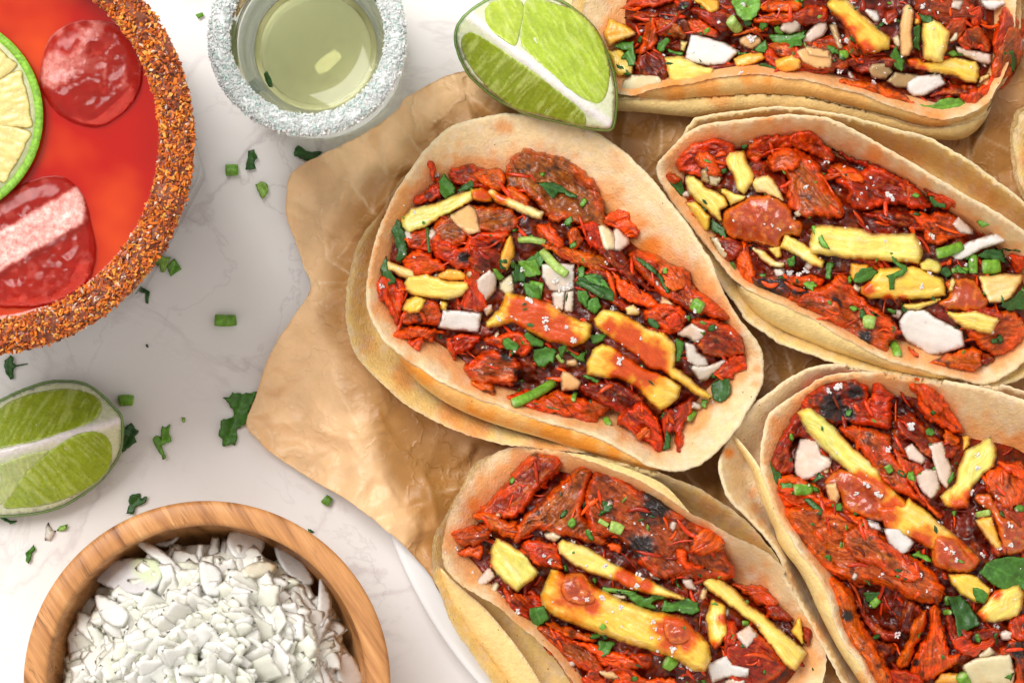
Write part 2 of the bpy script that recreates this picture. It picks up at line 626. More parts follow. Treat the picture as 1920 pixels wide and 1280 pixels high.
        vv = np.abs(v - np.median(v))
        vein = np.minimum(vv, np.abs(((np.abs(v - np.median(v)) * .8 + u) % max(8, size * .22)) - 3) + 1.0) if size > 16 else vv
        k = (sst(2.0, .6, vein) * 0.45)[:, None]
        c = c * (1 - k) + np.array(tone) * 2.1 * k
    else:
        c = np.array((.38, .045, .005))[None] * (0.7 + 0.7 * n1[:, None])
        k = sst(.70, .80, vn(x / 7, y / 7, seed + 77))[:, None] * 0.45
        c = c * (1 - k) + np.array((.80, .26, .03)) * k
        k = sst(14, 0, d)[:, None] * 0.7
        c = c * (1 - k) + np.array((.74, .15, .008)) * k
    wq = fbm(x / 34, y / 34, seed + 90, 2)
    fb = np.stack([u + seed * 31.7, v + (wq - .5) * 34, wq * 0 + seed], -1)
    fb = np.concatenate([fb, fb[~isb]])
    co, F, cc = close_mesh(V, Tr, isb, top, bot, c)
    o = mesh_obj(opt.get('name', NAMES[kind]), co, F, M[{'m': 'meat', 'p': 'pineapple', 'o': 'onion', 'l': 'leaf', 's': 'salsa'}[kind]], parent, cc, kind != 'o', None, fb)
    if kind == 'o':
        # flat cut edges, rounded faces
        o.data.polygons.foreach_set('use_smooth', [True] * len(o.data.polygons))
    stamp(Hm, B, V, top)
    return o


def tube_geom(pts, rad, seed=0, n=12, squash=1.0, cap=True):
    """pts: list of world Vectors, rad in px (float or list)"""
    k = len(pts); V = []; F = []
    r = rad if hasattr(rad, '__len__') else [rad] * k
    for i, p in enumerate(pts):
        t = (pts[min(i + 1, k - 1)] - pts[max(i - 1, 0)]).normalized()
        a = t.cross(Vector((0, 0, 1))).normalized(); b = a.cross(t).normalized()
        for j in range(n):
            th = 2 * math.pi * j / n
            q = 1 + 0.08 * math.sin(3 * th + seed)
            V.append(p + (a * math.cos(th) + b * math.sin(th) * squash) * r[i] * S * q)
    for i in range(k - 1):
        for j in range(n):
            F.append((i * n + j, (i + 1) * n + j, (i + 1) * n + (j + 1) % n, i * n + (j + 1) % n))
    if cap:
        V.append(pts[0]); V.append(pts[-1])
        for j in range(n):
            F.append((k * n, j, (j + 1) % n)); F.append((k * n + 1, (k - 1) * n + (j + 1) % n, (k - 1) * n + j))
    return np.array([tuple(v) for v in V]), F


def add_tube(x0, y0, x1, y1, rad, Hm, parent, opt):
    SEED[0] += 13
    seed = SEED[0]; r = np.random.RandomState(seed)
    n = 7; t = np.linspace(0, 1, n)
    bx, by = -(y1 - y0), (x1 - x0); L = math.hypot(bx, by) + 1e-6
    w = r.uniform(-.06, .06) * L
    X = x0 + (x1 - x0) * t + bx / L * np.sin(t * math.pi) * w; Y = y0 + (y1 - y0) * t + by / L * np.sin(t * math.pi) * w
    h = Hm.sample(X, Y)
    h = np.polyval(np.polyfit(t, h, 1), t); h = h + max(0, float(np.percentile(Hm.sample(X, Y) - h, 75)))
    Z = np.minimum(h + rad * 0.8, CEIL.sample(X, Y) - 4)
    rr = [rad * q for q in (0.96, 1.0, 1.02, .98, 1.0, 0.95, 0.9)]
    V, F = tube_geom([W(a, b, c) for a, b, c in zip(X, Y, Z)], rr, seed, 12, 0.85)
    tone = {'': (.16, .36, .04), 'v': (.40, .58, .13), 'd': (.04, .13, .02), 'b': (.20, .44, .04)}[opt.get('c', '')]
    c = np.tile(np.array(tone), (len(V), 1)) * (0.75 + 0.5 * vn(np.arange(len(V)) * 0.7, np.zeros(len(V)), seed))[:, None]
    c[-2:] = np.array((.62, .74, .34))
    o = mesh_obj(opt.get('name', 'green_stem'), V, F, M['leaf'], parent, c, True)
    P = np.array([(x0 + bx / L * rad, y0 + by / L * rad), (x1 + bx / L * rad, y1 + by / L * rad), (x1 - bx / L * rad, y1 - by / L * rad), (x0 - bx / L * rad, y0 - by / L * rad)])
    i0, i1, j0, j1 = Hm.box(P)
    m = inside(hgx[j0:j1, i0:i1], hgy[j0:j1, i0:i1], P)
    a = Hm.a[j0:j1, i0:i1]; a[m] = np.maximum(a[m], Z.mean() + rad * 0.7)
    return o


def crystal(seed, rx, ry, rz, npts=11):
    r = np.random.RandomState(seed)
    bm = bmesh.new()
    for i in range(npts):
        v = r.normal(size=3); v /= np.linalg.norm(v) + 1e-6
        v = v * r.uniform(.75, 1.15)
        v = np.sign(v) * np.abs(v) ** 0.7
        bm.verts.new((v[0] * rx, v[1] * ry, v[2] * rz))
    res = bmesh.ops.convex_hull(bm, input=bm.verts)
    bmesh.ops.delete(bm, geom=[g for g in res['geom_interior'] if isinstance(g, bmesh.types.BMVert)], context='VERTS')
    bm.verts.index_update()
    V = np.array([tuple(v.co) for v in bm.verts]); F = [tuple(v.index for v in f.verts) for f in bm.faces]
    bm.free()
    return V, F


CRYS = [crystal(i, 1, 0.85, 0.7, 12) for i in range(10)]


def add_salt(x, y, size, Hm, parent):
    SEED[0] += 13
    r = np.random.RandomState(SEED[0])
    b = Bag(); rad = size * 0.5
    z = float(Hm.sample(np.array([x]), np.array([y]))[0])
    size = size * 1.4
    z = min(z, float(CEIL.sample(np.array([x]), np.array([y]))[0]) - 5)
    n = 1 if size < 8 else (4 if size < 12 else 8)
    for i in range(n):
        V, F = CRYS[r.randint(10)]
        s = rad * (1.0 if n == 1 else r.uniform(.36, .62))
        a = r.uniform(0, 6.28); R = np.array(Matrix.Rotation(a, 3, 'Z') @ Matrix.Rotation(r.uniform(-.6, .6), 3, 'X'))
        ox, oy = (0, 0) if n == 1 else (r.uniform(-.75, .75) * rad, r.uniform(-.75, .75) * rad)
        c = np.array(W(x + ox, y + oy, z + s * 0.45))
        b.add((V @ R.T) * s * S * np.array([1, 1, 1.0]) + c, F, (.93, .90, .88))
    return b.build('salt_flake', M['salt'], parent, False)


# ---------------------------------------------------------------- tiny notation for traced pieces
TILES = {'A': (640, 200, 4), 'B': (1000, 200, 4), 'C': (640, 480, 4), 'D': (1000, 480, 4), 'E': (1000, 600, 4), 'G': (1220, 220, 4), 'H': (1440, 220, 4),
         'I': (1440, 420, 4), 'J': (1080, 0, 4), 'K': (1440, 0, 4), 'L': (800, 820, 4), 'M': (960, 960, 4), 'N': (1220, 960, 4), 'O': (1360, 680, 4),
         'P': (1440, 960, 4), 'Q': (1640, 740, 4), 'R': (0, 640, 3.048), 'T': (370, 0, 2.4), 'U': (30, 900, 2.63), 'V': (0, 0, 1.94), 'Z': (0, 0, 1)}


def parse(line):
    w = line.split(); kind, tile = w[0], w[1]
    x0, y0, k = TILES[tile]; pts = []; opt = {}
    cv = lambda s: [float(q) for q in s.split(',')]
    for q in w[2:]:
        if '=' in q:
            a, b = q.split('=')
            if a in ('sa', 'ch'):
                opt[a] = [(v[0] / k + x0, v[1] / k + y0, v[2] / k) for v in (cv(e) for e in b.split(';'))]
            elif a in ('c', 'name'): opt[a] = b
            else: opt[a] = float(b)
        else:
            v = cv(q); pts.append((v[0] / k + x0, v[1] / k + y0) + tuple(e / k for e in v[2:]))
    opt['k'] = k
    return kind, pts, opt


def place_lines(text, Hm, parent):
    for line in text.strip().splitlines():
        if not line.strip(): continue
        kind, pts, opt = parse(line)
        if kind == 't': add_tube(*pts[0][:2], *pts[1][:2], opt['r'] / opt['k'], Hm, parent, opt)
        elif kind == 'k':
            for p in pts: add_salt(p[0], p[1], p[2] * 1.15, Hm, parent)
        else: add_piece(kind, pts, Hm, parent, opt)
# ---------------------------------------------------------------- setting: marble tabletop
def build_table():
    m, nt, b = mat_new('marble')
    v = coord(nt)
    def veins(cyc, wid, seedoff):
        mp = node(nt, 'ShaderNodeMapping'); mp.inputs['Location'].default_value = (seedoff, seedoff * .7, 0); mp.inputs['Rotation'].default_value = (0, 0, 0.5)
        nt.links.new(v, mp.inputs[0])
        f = noise(nt, cyc, 7, 0.58, mp.outputs[0], 0.5)
        s = node(nt, 'ShaderNodeMath', operation='SUBTRACT'); nt.links.new(f, s.inputs[0]); s.inputs[1].default_value = 0.5
        a = node(nt, 'ShaderNodeMath', operation='ABSOLUTE'); nt.links.new(s.outputs[0], a.inputs[0])
        return ramp(nt, a.outputs[0], [(0.0, 1.0), (wid, 0.0)])
    v1 = veins(560, 0.020, 0.31); v2 = veins(240, 0.012, 1.7)
    gate = ramp(nt, noise(nt, 420, 2), [(0.38, 0.1), (0.60, 1.0)])
    g1 = mix(nt, 1.0, v1, gate, 'MULTIPLY'); g2 = mix(nt, 1.0, v2, gate, 'MULTIPLY')
    base = ramp(nt, noise(nt, 330, 5, .6), [(0.32, (.83, .79, .765)), (0.66, (.87, .845, .825))])
    c = mix(nt, g1, base, (.54, .47, .47)); c = mix(nt, 0.4, c, mix(nt, g2, base, (.56, .50, .50)))
    nt.links.new(c, b.inputs['Base Color'])
    b.inputs['Roughness'].default_value = 0.42
    b.inputs['Specular IOR Level'].default_value = 0.35
    bm = bmesh.new()
    E = 1.2
    vs = [bm.verts.new(p) for p in ((-E, -E, 0), (E, -E, 0), (E, E, 0), (-E, E, 0))]
    bm.faces.new(vs)
    ws = [bm.verts.new(p) for p in ((-E, -E, -.03), (E, -E, -.03), (E, E, -.03), (-E, E, -.03))]
    bm.faces.new(ws[::-1])
    for i in range(4): bm.faces.new((vs[i], ws[i], ws[(i + 1) % 4], vs[(i + 1) % 4]))
    me = bpy.data.meshes.new('tabletop'); bm.to_mesh(me); bm.free()
    me.materials.append(m)
    o = bpy.data.objects.new('tabletop', me); COL.objects.link(o)
    setp(o, kind='structure', label='white marble tabletop with faint grey veins')


def build_plate():
    m, nt, b = mat_new('ceramic')
    b.inputs['Base Color'].default_value = (.80, .81, .82, 1); b.inputs['Roughness'].default_value = 0.18
    prof = [(0, 22), (300, 22), (600, 23), (660, 30), (730, 52), (775, 66), (784, 68), (790, 65), (789, 60), (735, 38), (660, 10), (640, 2), (0, 2)]
    V, F = lathe(prof, 1480, 740, 160)
    o = mesh_obj('plate', V, F, m, None, None, True)
    setp(o, 'round white ceramic plate under the brown parchment paper and tacos', 'plate')


# ---------------------------------------------------------------- tortillas
def tortilla(name, spec, parent, zf, seed, stains=(), tone=(.82, .62, .34), skirts=(), oil=None, thick=9.5):
    """spec: rim outline (x, y, z, wall) - a folded corn tortilla held open like a boat"""
    R0 = resample(spec, 4.5, True, True)
    R0[:, 2] += (fbm(R0[:, 0] / 70, R0[:, 1] / 70, seed + 12, 2) - .5) * 22
    B = R0[:, :2].copy()
    dd = np.roll(B, -1, 0) - np.roll(B, 1, 0)
    nrm = np.stack([dd[:, 1], -dd[:, 0]], -1) / (np.hypot(dd[:, 0], dd[:, 1])[:, None] + 1e-6)
    B = B + nrm * ((fbm(B[:, 0] / 6, B[:, 1] / 6, seed, 2) - 0.5) * 3.2 + (fbm(B[:, 0] / 45, B[:, 1] / 45, seed + 1, 2) - .5) * 5)[:, None]
    V, T, isb = triangulate(B, 6.5, seed)
    x, y = V[:, 0], V[:, 1]

    def surf(x, y, isb=None):
        # rim height and wall width spread inwards with inverse-distance weights
        K = R0[::4]
        w0 = np.zeros(len(x)); zz = np.zeros(len(x)); ww = np.zeros(len(x))
        for i in range(len(K)):
            q = 1.0 / (((x - K[i, 0]) ** 2 + (y - K[i, 1]) ** 2) + 60) ** 1.6
            w0 += q; zz += q * K[i, 2]; ww += q * K[i, 3]
        zr = zz / w0; wl = ww / w0
        d, _, _ = dist_poly(x, y, B)
        if isb is not None: d[isb] = 0
        t = np.clip(d / wl, 0, 1)
        z = zr - (zr - zf) * np.sin(t * math.pi / 2) ** 1.25
        z = z + (fbm(x / 60, y / 60, seed + 4, 2) - 0.5) * 8 + (fbm(x / 14, y / 14, seed + 5, 2) - 0.5) * 1.6
        return np.minimum(z, CEIL.sample(x, y) - 2), d
    z, d = surf(x, y, isb)
    dk = d
    n1 = fbm(x / 40, y / 40, seed + 6, 3); n2 = fbm(x / 12, y / 12, seed + 7, 3)
    c = np.array(tone)[None] * (0.9 + 0.2 * n1[:, None])
    k = sst(.45, .75, n2)[:, None]
    c = c * (1 - 0.5 * k) + np.array((.82, .67, .50)) * 0.5 * k
    c = c * (1 - .28 * sst(.55, .8, n1)[:, None]) + np.array((.74, .44, .18)) * .28 * sst(.55, .8, n1)[:, None]
    k = sst(7, 1, dk)[:, None] * .55
    c = c * (1 - k) + np.array((.80, .66, .43)) * k

    def stain(c, x, y):
        for sx, sy, sr, *st in stains:
            q = np.hypot(x - sx, y - sy) / sr + (fbm(x / 26, y / 26, seed + 31, 3) - .5) * 1.1
            k = (sst(1.1, .35, q) * (st[0] if st else .8))[:, None]
            c = c * (1 - k) + np.array((.80, .24, .025)) * k
        rr = np.random.RandomState(seed)
        return c
    if oil is not None:
        q, _, _ = dist_poly(x, y, oil); q = np.where(inside(x, y, oil), 0, q)
        k = (sst(34, 2, q + (fbm(x / 22, y / 22, seed + 61, 3) - .5) * 62) * .62)[:, None]
        c = c * (1 - k) + np.array((.80, .27, .035)) * k
    c = stain(c, x, y)
    n = len(V); bi = np.where(isb)[0]
    # rounded edge: a mid ring pushed outward, then the underside
    order = np.arange(len(B))  # boundary verts come first
    nb = len(B)
    mid = B + nrm * 2.6
    top = Wv(x, y, z)
    midw = Wv(mid[:, 0], mid[:, 1], z[:nb] - thick * .5)
    botw = Wv(x, y, z - thick)
    co = np.concatenate([top, midw, botw])
    a = V[T[:, 0]]; b = V[T[:, 1]]; e = V[T[:, 2]]
    ar = (b[:, 0] - a[:, 0]) * (e[:, 1] - a[:, 1]) - (b[:, 1] - a[:, 1]) * (e[:, 0] - a[:, 0])
    if ar.sum() > 0: T = T[:, ::-1]
    F = [tuple(f) for f in T] + [tuple(q + n + nb for q in f[::-1]) for f in T]
    for i in range(nb):
        j = (i + 1) % nb
        F.append((i, j, n + j, n + i)); F.append((n + i, n + j, n + nb + j, n + nb + i))
    ec = np.tile(np.array((.86, .74, .50)), (nb, 1)) * (0.9 + .2 * fbm(B[:, 0] / 8, B[:, 1] / 8, seed, 2))[:, None]
    cc = np.concatenate([c, ec, c * np.array((1, .92, .8))])
    bag = Bag(); bag.add(co, F, cc)
    # the outer face of the fold showing beyond the rim
    for crest, outer, drop, *orange in skirts:
        cr = resample([p + (0,) if len(p) == 2 else p for p in crest], 5, False, True)[:, :2]
        ou = resample([p + (0,) if len(p) == 2 else p for p in outer], 5, False, True)[:, :2]
        q_ = cr[:, None, :] - ou[None, :, :]; dq = np.hypot(q_[..., 0], q_[..., 1]); jq = dq.argmin(1)
        vq = q_[np.arange(len(cr)), jq]; cr = cr + vq / (dq.min(1)[:, None] + 2.0) * 3.5
        PB = np.concatenate([cr, ou[::-1]])
        keep = [0]
        for i in range(1, len(PB)):
            if np.hypot(*(PB[i] - PB[keep[-1]])) > 1.5: keep.append(i)
        PB = PB[keep]
        if np.hypot(*(PB[0] - PB[-1])) < 1.5: PB = PB[:-1]
        V2, T2, ib2 = triangulate(PB, 5.0, seed + 3)
        X, Y = V2[:, 0], V2[:, 1]
        dc, _, _ = dist_poly(X, Y, cr, False); do, _, _ = dist_poly(X, Y, ou, False)
        t = dc / (dc + do + 1e-6)
        # crest height = rim height at the nearest rim point
        K = R0[::3]; w0 = 0; zz = 0
        for i in range(len(K)):
            q = 1.0 / (((X - K[i, 0]) ** 2 + (Y - K[i, 1]) ** 2) + 30) ** 1.8
            w0 = w0 + q; zz = zz + q * K[i, 2]
        Z = zz / w0 - 7 - drop * (1 - np.sqrt(1 - np.clip(t, 0, .985) ** 2.2)) + (fbm(X / 12, Y / 12, seed, 2) - .5) * 2
        Z = np.minimum(Z, CEIL.sample(X, Y) - 2)
        m1 = fbm(X / 30, Y / 30, seed + 8, 3)
        c2 = np.array((.84, .61, .26))[None] * (.88 + .24 * m1[:, None])
        k = sst(5, 1, dc)[:, None]
        c2 = c2 * (1 - k * .6) + np.array((.82, .70, .47)) * k * .6
        c2 = stain(c2, X, Y)
        if orange:
            ko = (orange[0] * (.55 + .45 * sst(.35, .6, fbm(X / 50, Y / 50, seed + 88, 2))) * sst(0, .15, t) * sst(1.0, .85, t))[:, None]
            ko = ko * sst(0, 70, np.hypot(X - ou[0, 0], Y - ou[0, 1]))[:, None]
            c2 = c2 * (1 - ko) + np.array((.86, .30, .025)) * ko
        n0 = len(V2)
        a = V2[T2[:, 0]]; b = V2[T2[:, 1]]; e = V2[T2[:, 2]]
        ar = (b[:, 0] - a[:, 0]) * (e[:, 1] - a[:, 1]) - (b[:, 1] - a[:, 1]) * (e[:, 0] - a[:, 0])
        if ar.sum() > 0: T2 = T2[:, ::-1]
        top = Wv(X, Y, Z); nbb = len(PB)
        low = Wv(X, Y, Z - 7)
        F2 = [tuple(f) for f in T2] + [tuple(q + n0 for q in f[::-1]) for f in T2]
        for i in range(nbb):
            j = (i + 1) % nbb
            F2.append((i, j, n0 + j, n0 + i))
        bag.add(np.concatenate([top, low]), F2, np.concatenate([c2, c2 * .95]))
        i0, i1, j0, j1 = CEIL.box(PB)
        mm = inside(hgx[j0:j1, i0:i1], hgy[j0:j1, i0:i1], PB)
        aa = CEIL.a[j0:j1, i0:i1]; aa[mm] = np.minimum(aa[mm], Z.min() * 0.3 + Z.mean() * 0.7 - 9)
    # fine dark corn specks, raised a hair
    o = bag.build('tortilla', M['tortilla'], parent)
    i0, i1, j0, j1 = CEIL.box(B)
    gx = hgx[j0:j1, i0:i1]; gy = hgy[j0:j1, i0:i1]
    mm = inside(gx, gy, B)
    X = gx[mm]; Y = gy[mm]
    Zs, _ = surf(X, Y)
    return o, B, (i0, i1, j0, j1, mm, Zs)


TACOS = []


def build_shell(T):
    T['ceil'] = CEIL.a.copy()
    parent = thing('taco', W(T['c'][0], T['c'][1], 60), T['label'], 'taco', 'tacos on the parchment paper')
    tops = None
    for i, s in enumerate(T['shells']):
        o, B, (i0, i1, j0, j1, mm, Z) = tortilla('tortilla', s['rim'], parent, 80 - 4 * i, T['seed'] + 50 * i, s.get('stains', ()), s.get('tone', (.82, .62, .34)), s.get('skirts', ()), np.array(T['fill']) if i == 0 else None)
        if i == 0:
            H = HMap(0); a = H.a[j0:j1, i0:i1]; a[mm] = Z
            T['H'] = H; T['B'] = B
            T['base'] = (i0, i1, j0, j1, mm)
        a = CEIL.a[j0:j1, i0:i1]; a[mm] = np.minimum(a[mm], Z - 10)
    T['obj'] = parent


def fill_taco(T):
    """bed of shredded meat, then the traced pieces in stacking order"""
    H = T['H']; parent = T['obj']; seed = T['seed']
    # pieces of this taco must clear only what lies above it
    P = resample([(x, y) for x, y in T['fill']], 6, True, True)
    B = P[:, :2]
    B = B.mean(0) + (B - B.mean(0)) * np.array((.94, .90))
    V, Tr, isb = triangulate(B, 5.0, seed)
    x, y = V[:, 0], V[:, 1]
    d, _, _ = dist_poly(x, y, B); d[isb] = 0
    h0 = H.sample(x, y)
    dome = T.get('dome', 60) * np.sin(np.clip(d / 120, 0, 1) * math.pi / 2)
    z = h0 + dome + 4 + ((fbm(x / 30, y / 30, seed, 3) - .5) * 34 + (1 - 2 * np.abs(fbm(x / 18, y / 10, seed + 1, 3) - .5) * 2) * 8) * sst(0, 18, d)
    z = np.maximum(z, h0 + 2)
    z = np.minimum(z, CEIL.sample(x, y) - 8)
    u = x * .8 + y * .6; v = -x * .6 + y * .8
    c = meat_cols(x, y, np.minimum(d, 14), u, v, 'D', seed, [])
    c = c * (.3 + .8 * fbm(x / 16, y / 16, seed + 2, 2)[:, None])  # bed colour darkened to paint the shade deep between the pieces
    co, F, cc = close_mesh(V, Tr, isb, z, np.maximum(h0 - 3, z - 40), c)
    o = mesh_obj('shredded_meat', co, F, M['meat'], parent, cc)
    setp(o, kind='stuff')
    stamp(H, B, V, z)
    # loose shreds between the slices
    r = np.random.RandomState(seed + 5); bag = Bag()
    ins = [(a, b) for a, b in zip(r.uniform(B[:, 0].min(), B[:, 0].max(), 600), r.uniform(B[:, 1].min(), B[:, 1].max(), 600))]
    more = np.stack([r.uniform(B[:, 0].min(), B[:, 0].max(), 1400), r.uniform(B[:, 1].min(), B[:, 1].max(), 1400)], -1)
    ins2 = more[inside(more[:, 0], more[:, 1], B) & (more[:, 0] < 1960) & (more[:, 1] < 1320) & (more[:, 1] > -30)][:110]
    ins = np.array(ins); ok = inside(ins[:, 0], ins[:, 1], B) & (ins[:, 0] < 1960) & (ins[:, 1] < 1320) & (ins[:, 1] > -30)
    lines = T['data'].strip().splitlines()
    place_lines('\n'.join(l for l in lines if l[:1] == 'm'), H, parent)
    ax = principal(T['fill']); a0 = math.atan2(ax[1], ax[0])
    for q, (sx, sy) in enumerate(ins2):
        a = a0 + r.normal() * .7; L = r.uniform(14, 56); n = 6; t = np.linspace(-.5, .5, n)
        X = sx + np.cos(a) * L * t + r.uniform(-5, 5) * np.sin(t * 3); Y = sy + np.sin(a) * L * t + r.uniform(-5, 5) * np.cos(t * 5)
        Z = np.minimum(H.sample(X, Y) * .5 + .5 * H.sample(X, Y).mean() + r.uniform(-1, 5), CEIL.sample(X, Y) - 6)
        w = r.uniform(1.3, 4.6)
        VV, FF = tube_geom([W(p, s, e) for p, s, e in zip(X, Y, Z)], [w * .3, w, w * 1.1, w, w * .9, w * .3], q, 7, .7)
        k = r.choice(['R', 'R', 'O', 'B', 'D', 'K'], p=[.3, .1, .28, .14, .13, .05])
        cc = np.array(MEAT[k][1]) * r.uniform(.7, 1.3)
        bag.add(VV, FF, np.tile(cc, (len(VV), 1)) * (.7 + .6 * vn(np.arange(len(VV)) * .6, np.zeros(len(VV)), q))[:, None])
    if bag.v: setp(bag.build('meat_shreds', M['meat'], parent), kind='stuff')
    # a scatter of small chopped cilantro and onion bits under the traced garnish
    for q, (sx, sy) in enumerate(ins[ok][230:230 + 30]):
        a = r.uniform(0, 6.28); L = r.uniform(6, 13); w = L * r.uniform(.4, .8)
        pts = [(sx + (p * math.cos(a) - s * math.sin(a)), sy + (p * math.sin(a) + s * math.cos(a))) for p, s in ((-L, 0), (-L * .3, -w), (L * .4, -w * .8), (L, 0), (L * .5, w), (-L * .4, w * .7))]
        if q % 3 < 2: add_piece('l', pts, H, parent, {'c': ['d', '', 'd', 'b'][q % 4]})
        else: add_piece('o', pts, H, parent, {'c': ['o', 'p', 'y', ''][q % 4], 't': 6})
    place_lines('\n'.join(l for l in lines if l[:1] != 'm'), H, parent)
    # tiny herb flecks and salt dust, each too small to pick out
    bag = Bag(); bs = Bag()
    for q, (sx, sy) in enumerate(ins[ok][150:150 + 50]):
        z = float(H.sample(np.array([sx]), np.array([sy]))[0])
        z = min(z, float(CEIL.sample(np.array([sx]), np.array([sy]))[0]) - 6)
        if q % 5 < 3:
            VV, FF = CRYS[r.randint(10)]; s = r.uniform(1.4, 3.6)
            R = np.array(Matrix.Rotation(r.uniform(0, 6), 3, 'Z'))
            bs.add((VV @ R.T) * s * S + np.array(W(sx, sy, z + 1)), FF, (.88, .82, .78))
        else:
            a = r.uniform(0, 6.28); L = r.uniform(3, 9); w = r.uniform(1.5, 4)
            R = np.array(Matrix.Rotation(a, 3, 'Z') @ Matrix.Rotation(r.uniform(-.5, .5), 3, 'X'))
            VV = np.array([(-L, 0, 0), (-L * .3, w, .6), (L * .5, w * .8, -.5), (L, .2 * w, .4), (L * .4, -w, .8), (-L * .4, -w * .8, 0),
                           (-L * .2, 0, 1.6), (-L * .2, 0, -1.6)])
            FF = [(6, i, (i + 1) % 6) for i in range(6)] + [(7, (i + 1) % 6, i) for i in range(6)]
            bag.add((VV @ R.T) * S + np.array(W(sx, sy, z + 2)), [f[::-1] for f in FF], np.array([(.05, .16, .02), (.12, .3, .03), (.02, .07, .015)][r.randint(3)]))
    if bag.v: setp(bag.build('herb_flecks', M['leaf'], parent, False), kind='stuff')
    if bs.v: setp(bs.build('salt_dust', M['salt'], parent, False), kind='stuff')


# ---------------------------------------------------------------- parchment paper
def build_paper():
    out = [(1085, -120), (1068, -30), (1010, 70), (885, 128), (838, 142), (800, 162), (762, 182), (742, 208), (700, 240), (655, 264), (608, 288), (548, 325), (536, 370), (539, 410), (556, 455),
           (570, 500), (581, 543), (548, 596), (520, 640), (496, 690), (478, 745), (461, 796), (488, 830), (520, 856), (560, 884), (604, 910), (645, 932), (680, 958), (712, 985), (745, 1010),
           (782, 1050), (806, 1078), (822, 1105), (850, 1150), (930, 1230), (1010, 1330), (1100, 1440), (1600, 1470), (2060, 1440), (2100, 700), (2080, -120), (1500, -150)]
    B = resample(out, 7, True, True)[:, :2]
    dd = np.roll(B, -1, 0) - np.roll(B, 1, 0)
    nrm = np.stack([dd[:, 1], -dd[:, 0]], -1) / (np.hypot(dd[:, 0], dd[:, 1])[:, None] + 1e-6)
    B = B + nrm * ((fbm(B[:, 0] / 25, B[:, 1] / 25, 3, 3) - 0.5) * 5)[:, None]
    V, T, isb = triangulate(B, 5.0, 77, .2)
    x, y = V[:, 0], V[:, 1]
    r = np.hypot(x - 1480, y - 740)
    plate = np.interp(r, [0, 600, 660, 730, 790, 830, 900, 1020, 1150], [30, 31, 38, 58, 74, 68, 40, 16, 12])
    # crumple: faceted creases at three scales
    def facets(cell, seed):
        # random points of random height joined by flat triangles: the facets of crumpled paper
        rr = np.random.RandomState(seed); pts = []; hs = []
        for gy_ in np.arange(-260, 1560, cell):
            for gx_ in np.arange(340, 2220, cell):
                pts.append(Vector((gx_ + rr.uniform(-.45, .45) * cell, gy_ + rr.uniform(-.45, .45) * cell))); hs.append(rr.uniform(-.5, .5))
        vs, _, fs, ov, _, _ = delaunay_2d_cdt(pts, [], [], 0, 0.001)
        acc = np.zeros(len(x)); g = np.zeros((HH, HW))
        hv = [hs[o[0]] if o else 0 for o in ov]
        for f in fs:
            if len(f) != 3: continue
            (ax_, ay_), (bx_, by_), (cx_, cy_) = [(vs[q].x, vs[q].y) for q in f]
            i0 = max(0, int((min(ax_, bx_, cx_) - HX0) / HS)); i1 = min(HW, int((max(ax_, bx_, cx_) - HX0) / HS) + 2)
            j0 = max(0, int((min(ay_, by_, cy_) - HY0) / HS)); j1 = min(HH, int((max(ay_, by_, cy_) - HY0) / HS) + 2)
            if i0 >= i1 or j0 >= j1: continue
            X = hgx[j0:j1, i0:i1]; Y = hgy[j0:j1, i0:i1]
            den = (by_ - cy_) * (ax_ - cx_) + (cx_ - bx_) * (ay_ - cy_)
            if abs(den) < 1e-6: continue
            l1 = ((by_ - cy_) * (X - cx_) + (cx_ - bx_) * (Y - cy_)) / den
            l2 = ((cy_ - ay_) * (X - cx_) + (ax_ - cx_) * (Y - cy_)) / den
            l3 = 1 - l1 - l2
            m_ = (l1 >= -1e-4) & (l2 >= -1e-4) & (l3 >= -1e-4)
            g[j0:j1, i0:i1][m_] = (l1 * hv[f[0]] + l2 * hv[f[1]] + l3 * hv[f[2]])[m_]
        h = HMap.__new__(HMap); h.a = g
        lp = np.zeros_like(g); lp[2:-2, 2:-2] = np.abs(g[4:, 2:-2] + g[:-4, 2:-2] + g[2:-2, 4:] + g[2:-2, :-4] - 4 * g[2:-2, 2:-2])
        hl = HMap.__new__(HMap); hl.a = blur(lp, .8) * cell
        wear.append(hl)
        return h.sample(x + (fbm(x / 40, y / 40, seed, 2) - .5) * 9, y + (fbm(x / 40, y / 40, seed + 1, 2) - .5) * 9)
    wear = []
    cr = facets(150, 5) * 48 + facets(66, 15) * 34 + facets(30, 25) * 20 * sst(.35, .65, fbm(x / 160, y / 160, 8, 2))
    # long folds seen in the sheet
    folds = [([(905, 165), (860, 185), (830, 215), (800, 245), (765, 290), (735, 340), (700, 400), (660, 450), (620, 500), (583, 545)], 16, 22),
             ([(640, 620), (620, 700), (660, 780), (700, 860), (740, 930), (790, 1000)], 12, 20), ([(540, 400), (600, 420), (640, 380)], 7, 12), ([(470, 800), (560, 790), (640, 820), (720, 810)], 8, 14),
             ([(760, 190), (780, 240), (740, 300)], 8, 14), ([(700, 700), (720, 800), (800, 900), (820, 990)], 10, 16), ([(560, 470), (620, 440), (690, 330)], 8, 14)]
    sh = np.zeros(len(x))
    for pts, hgt, wid in folds:
        P = resample([p + (0,) for p in pts], 8, False, True)[:, :2]
        P = P + (np.stack([vn(P[:, 0] / 18, P[:, 1] / 18, 5), vn(P[:, 0] / 18, P[:, 1] / 18, 6)], -1) - .5) * 9
        q, _, _ = dist_poly(x, y, P, False)
        sh += hgt * np.exp(-q / wid)
    # the upper left flap lies under the front sheet: a step across the first fold
    z = plate + cr + sh * .8 + 8
    z = z - 10 * sst(1300, 2000, x)
    d, _, _ = dist_poly(x, y, B); d[isb] = 0
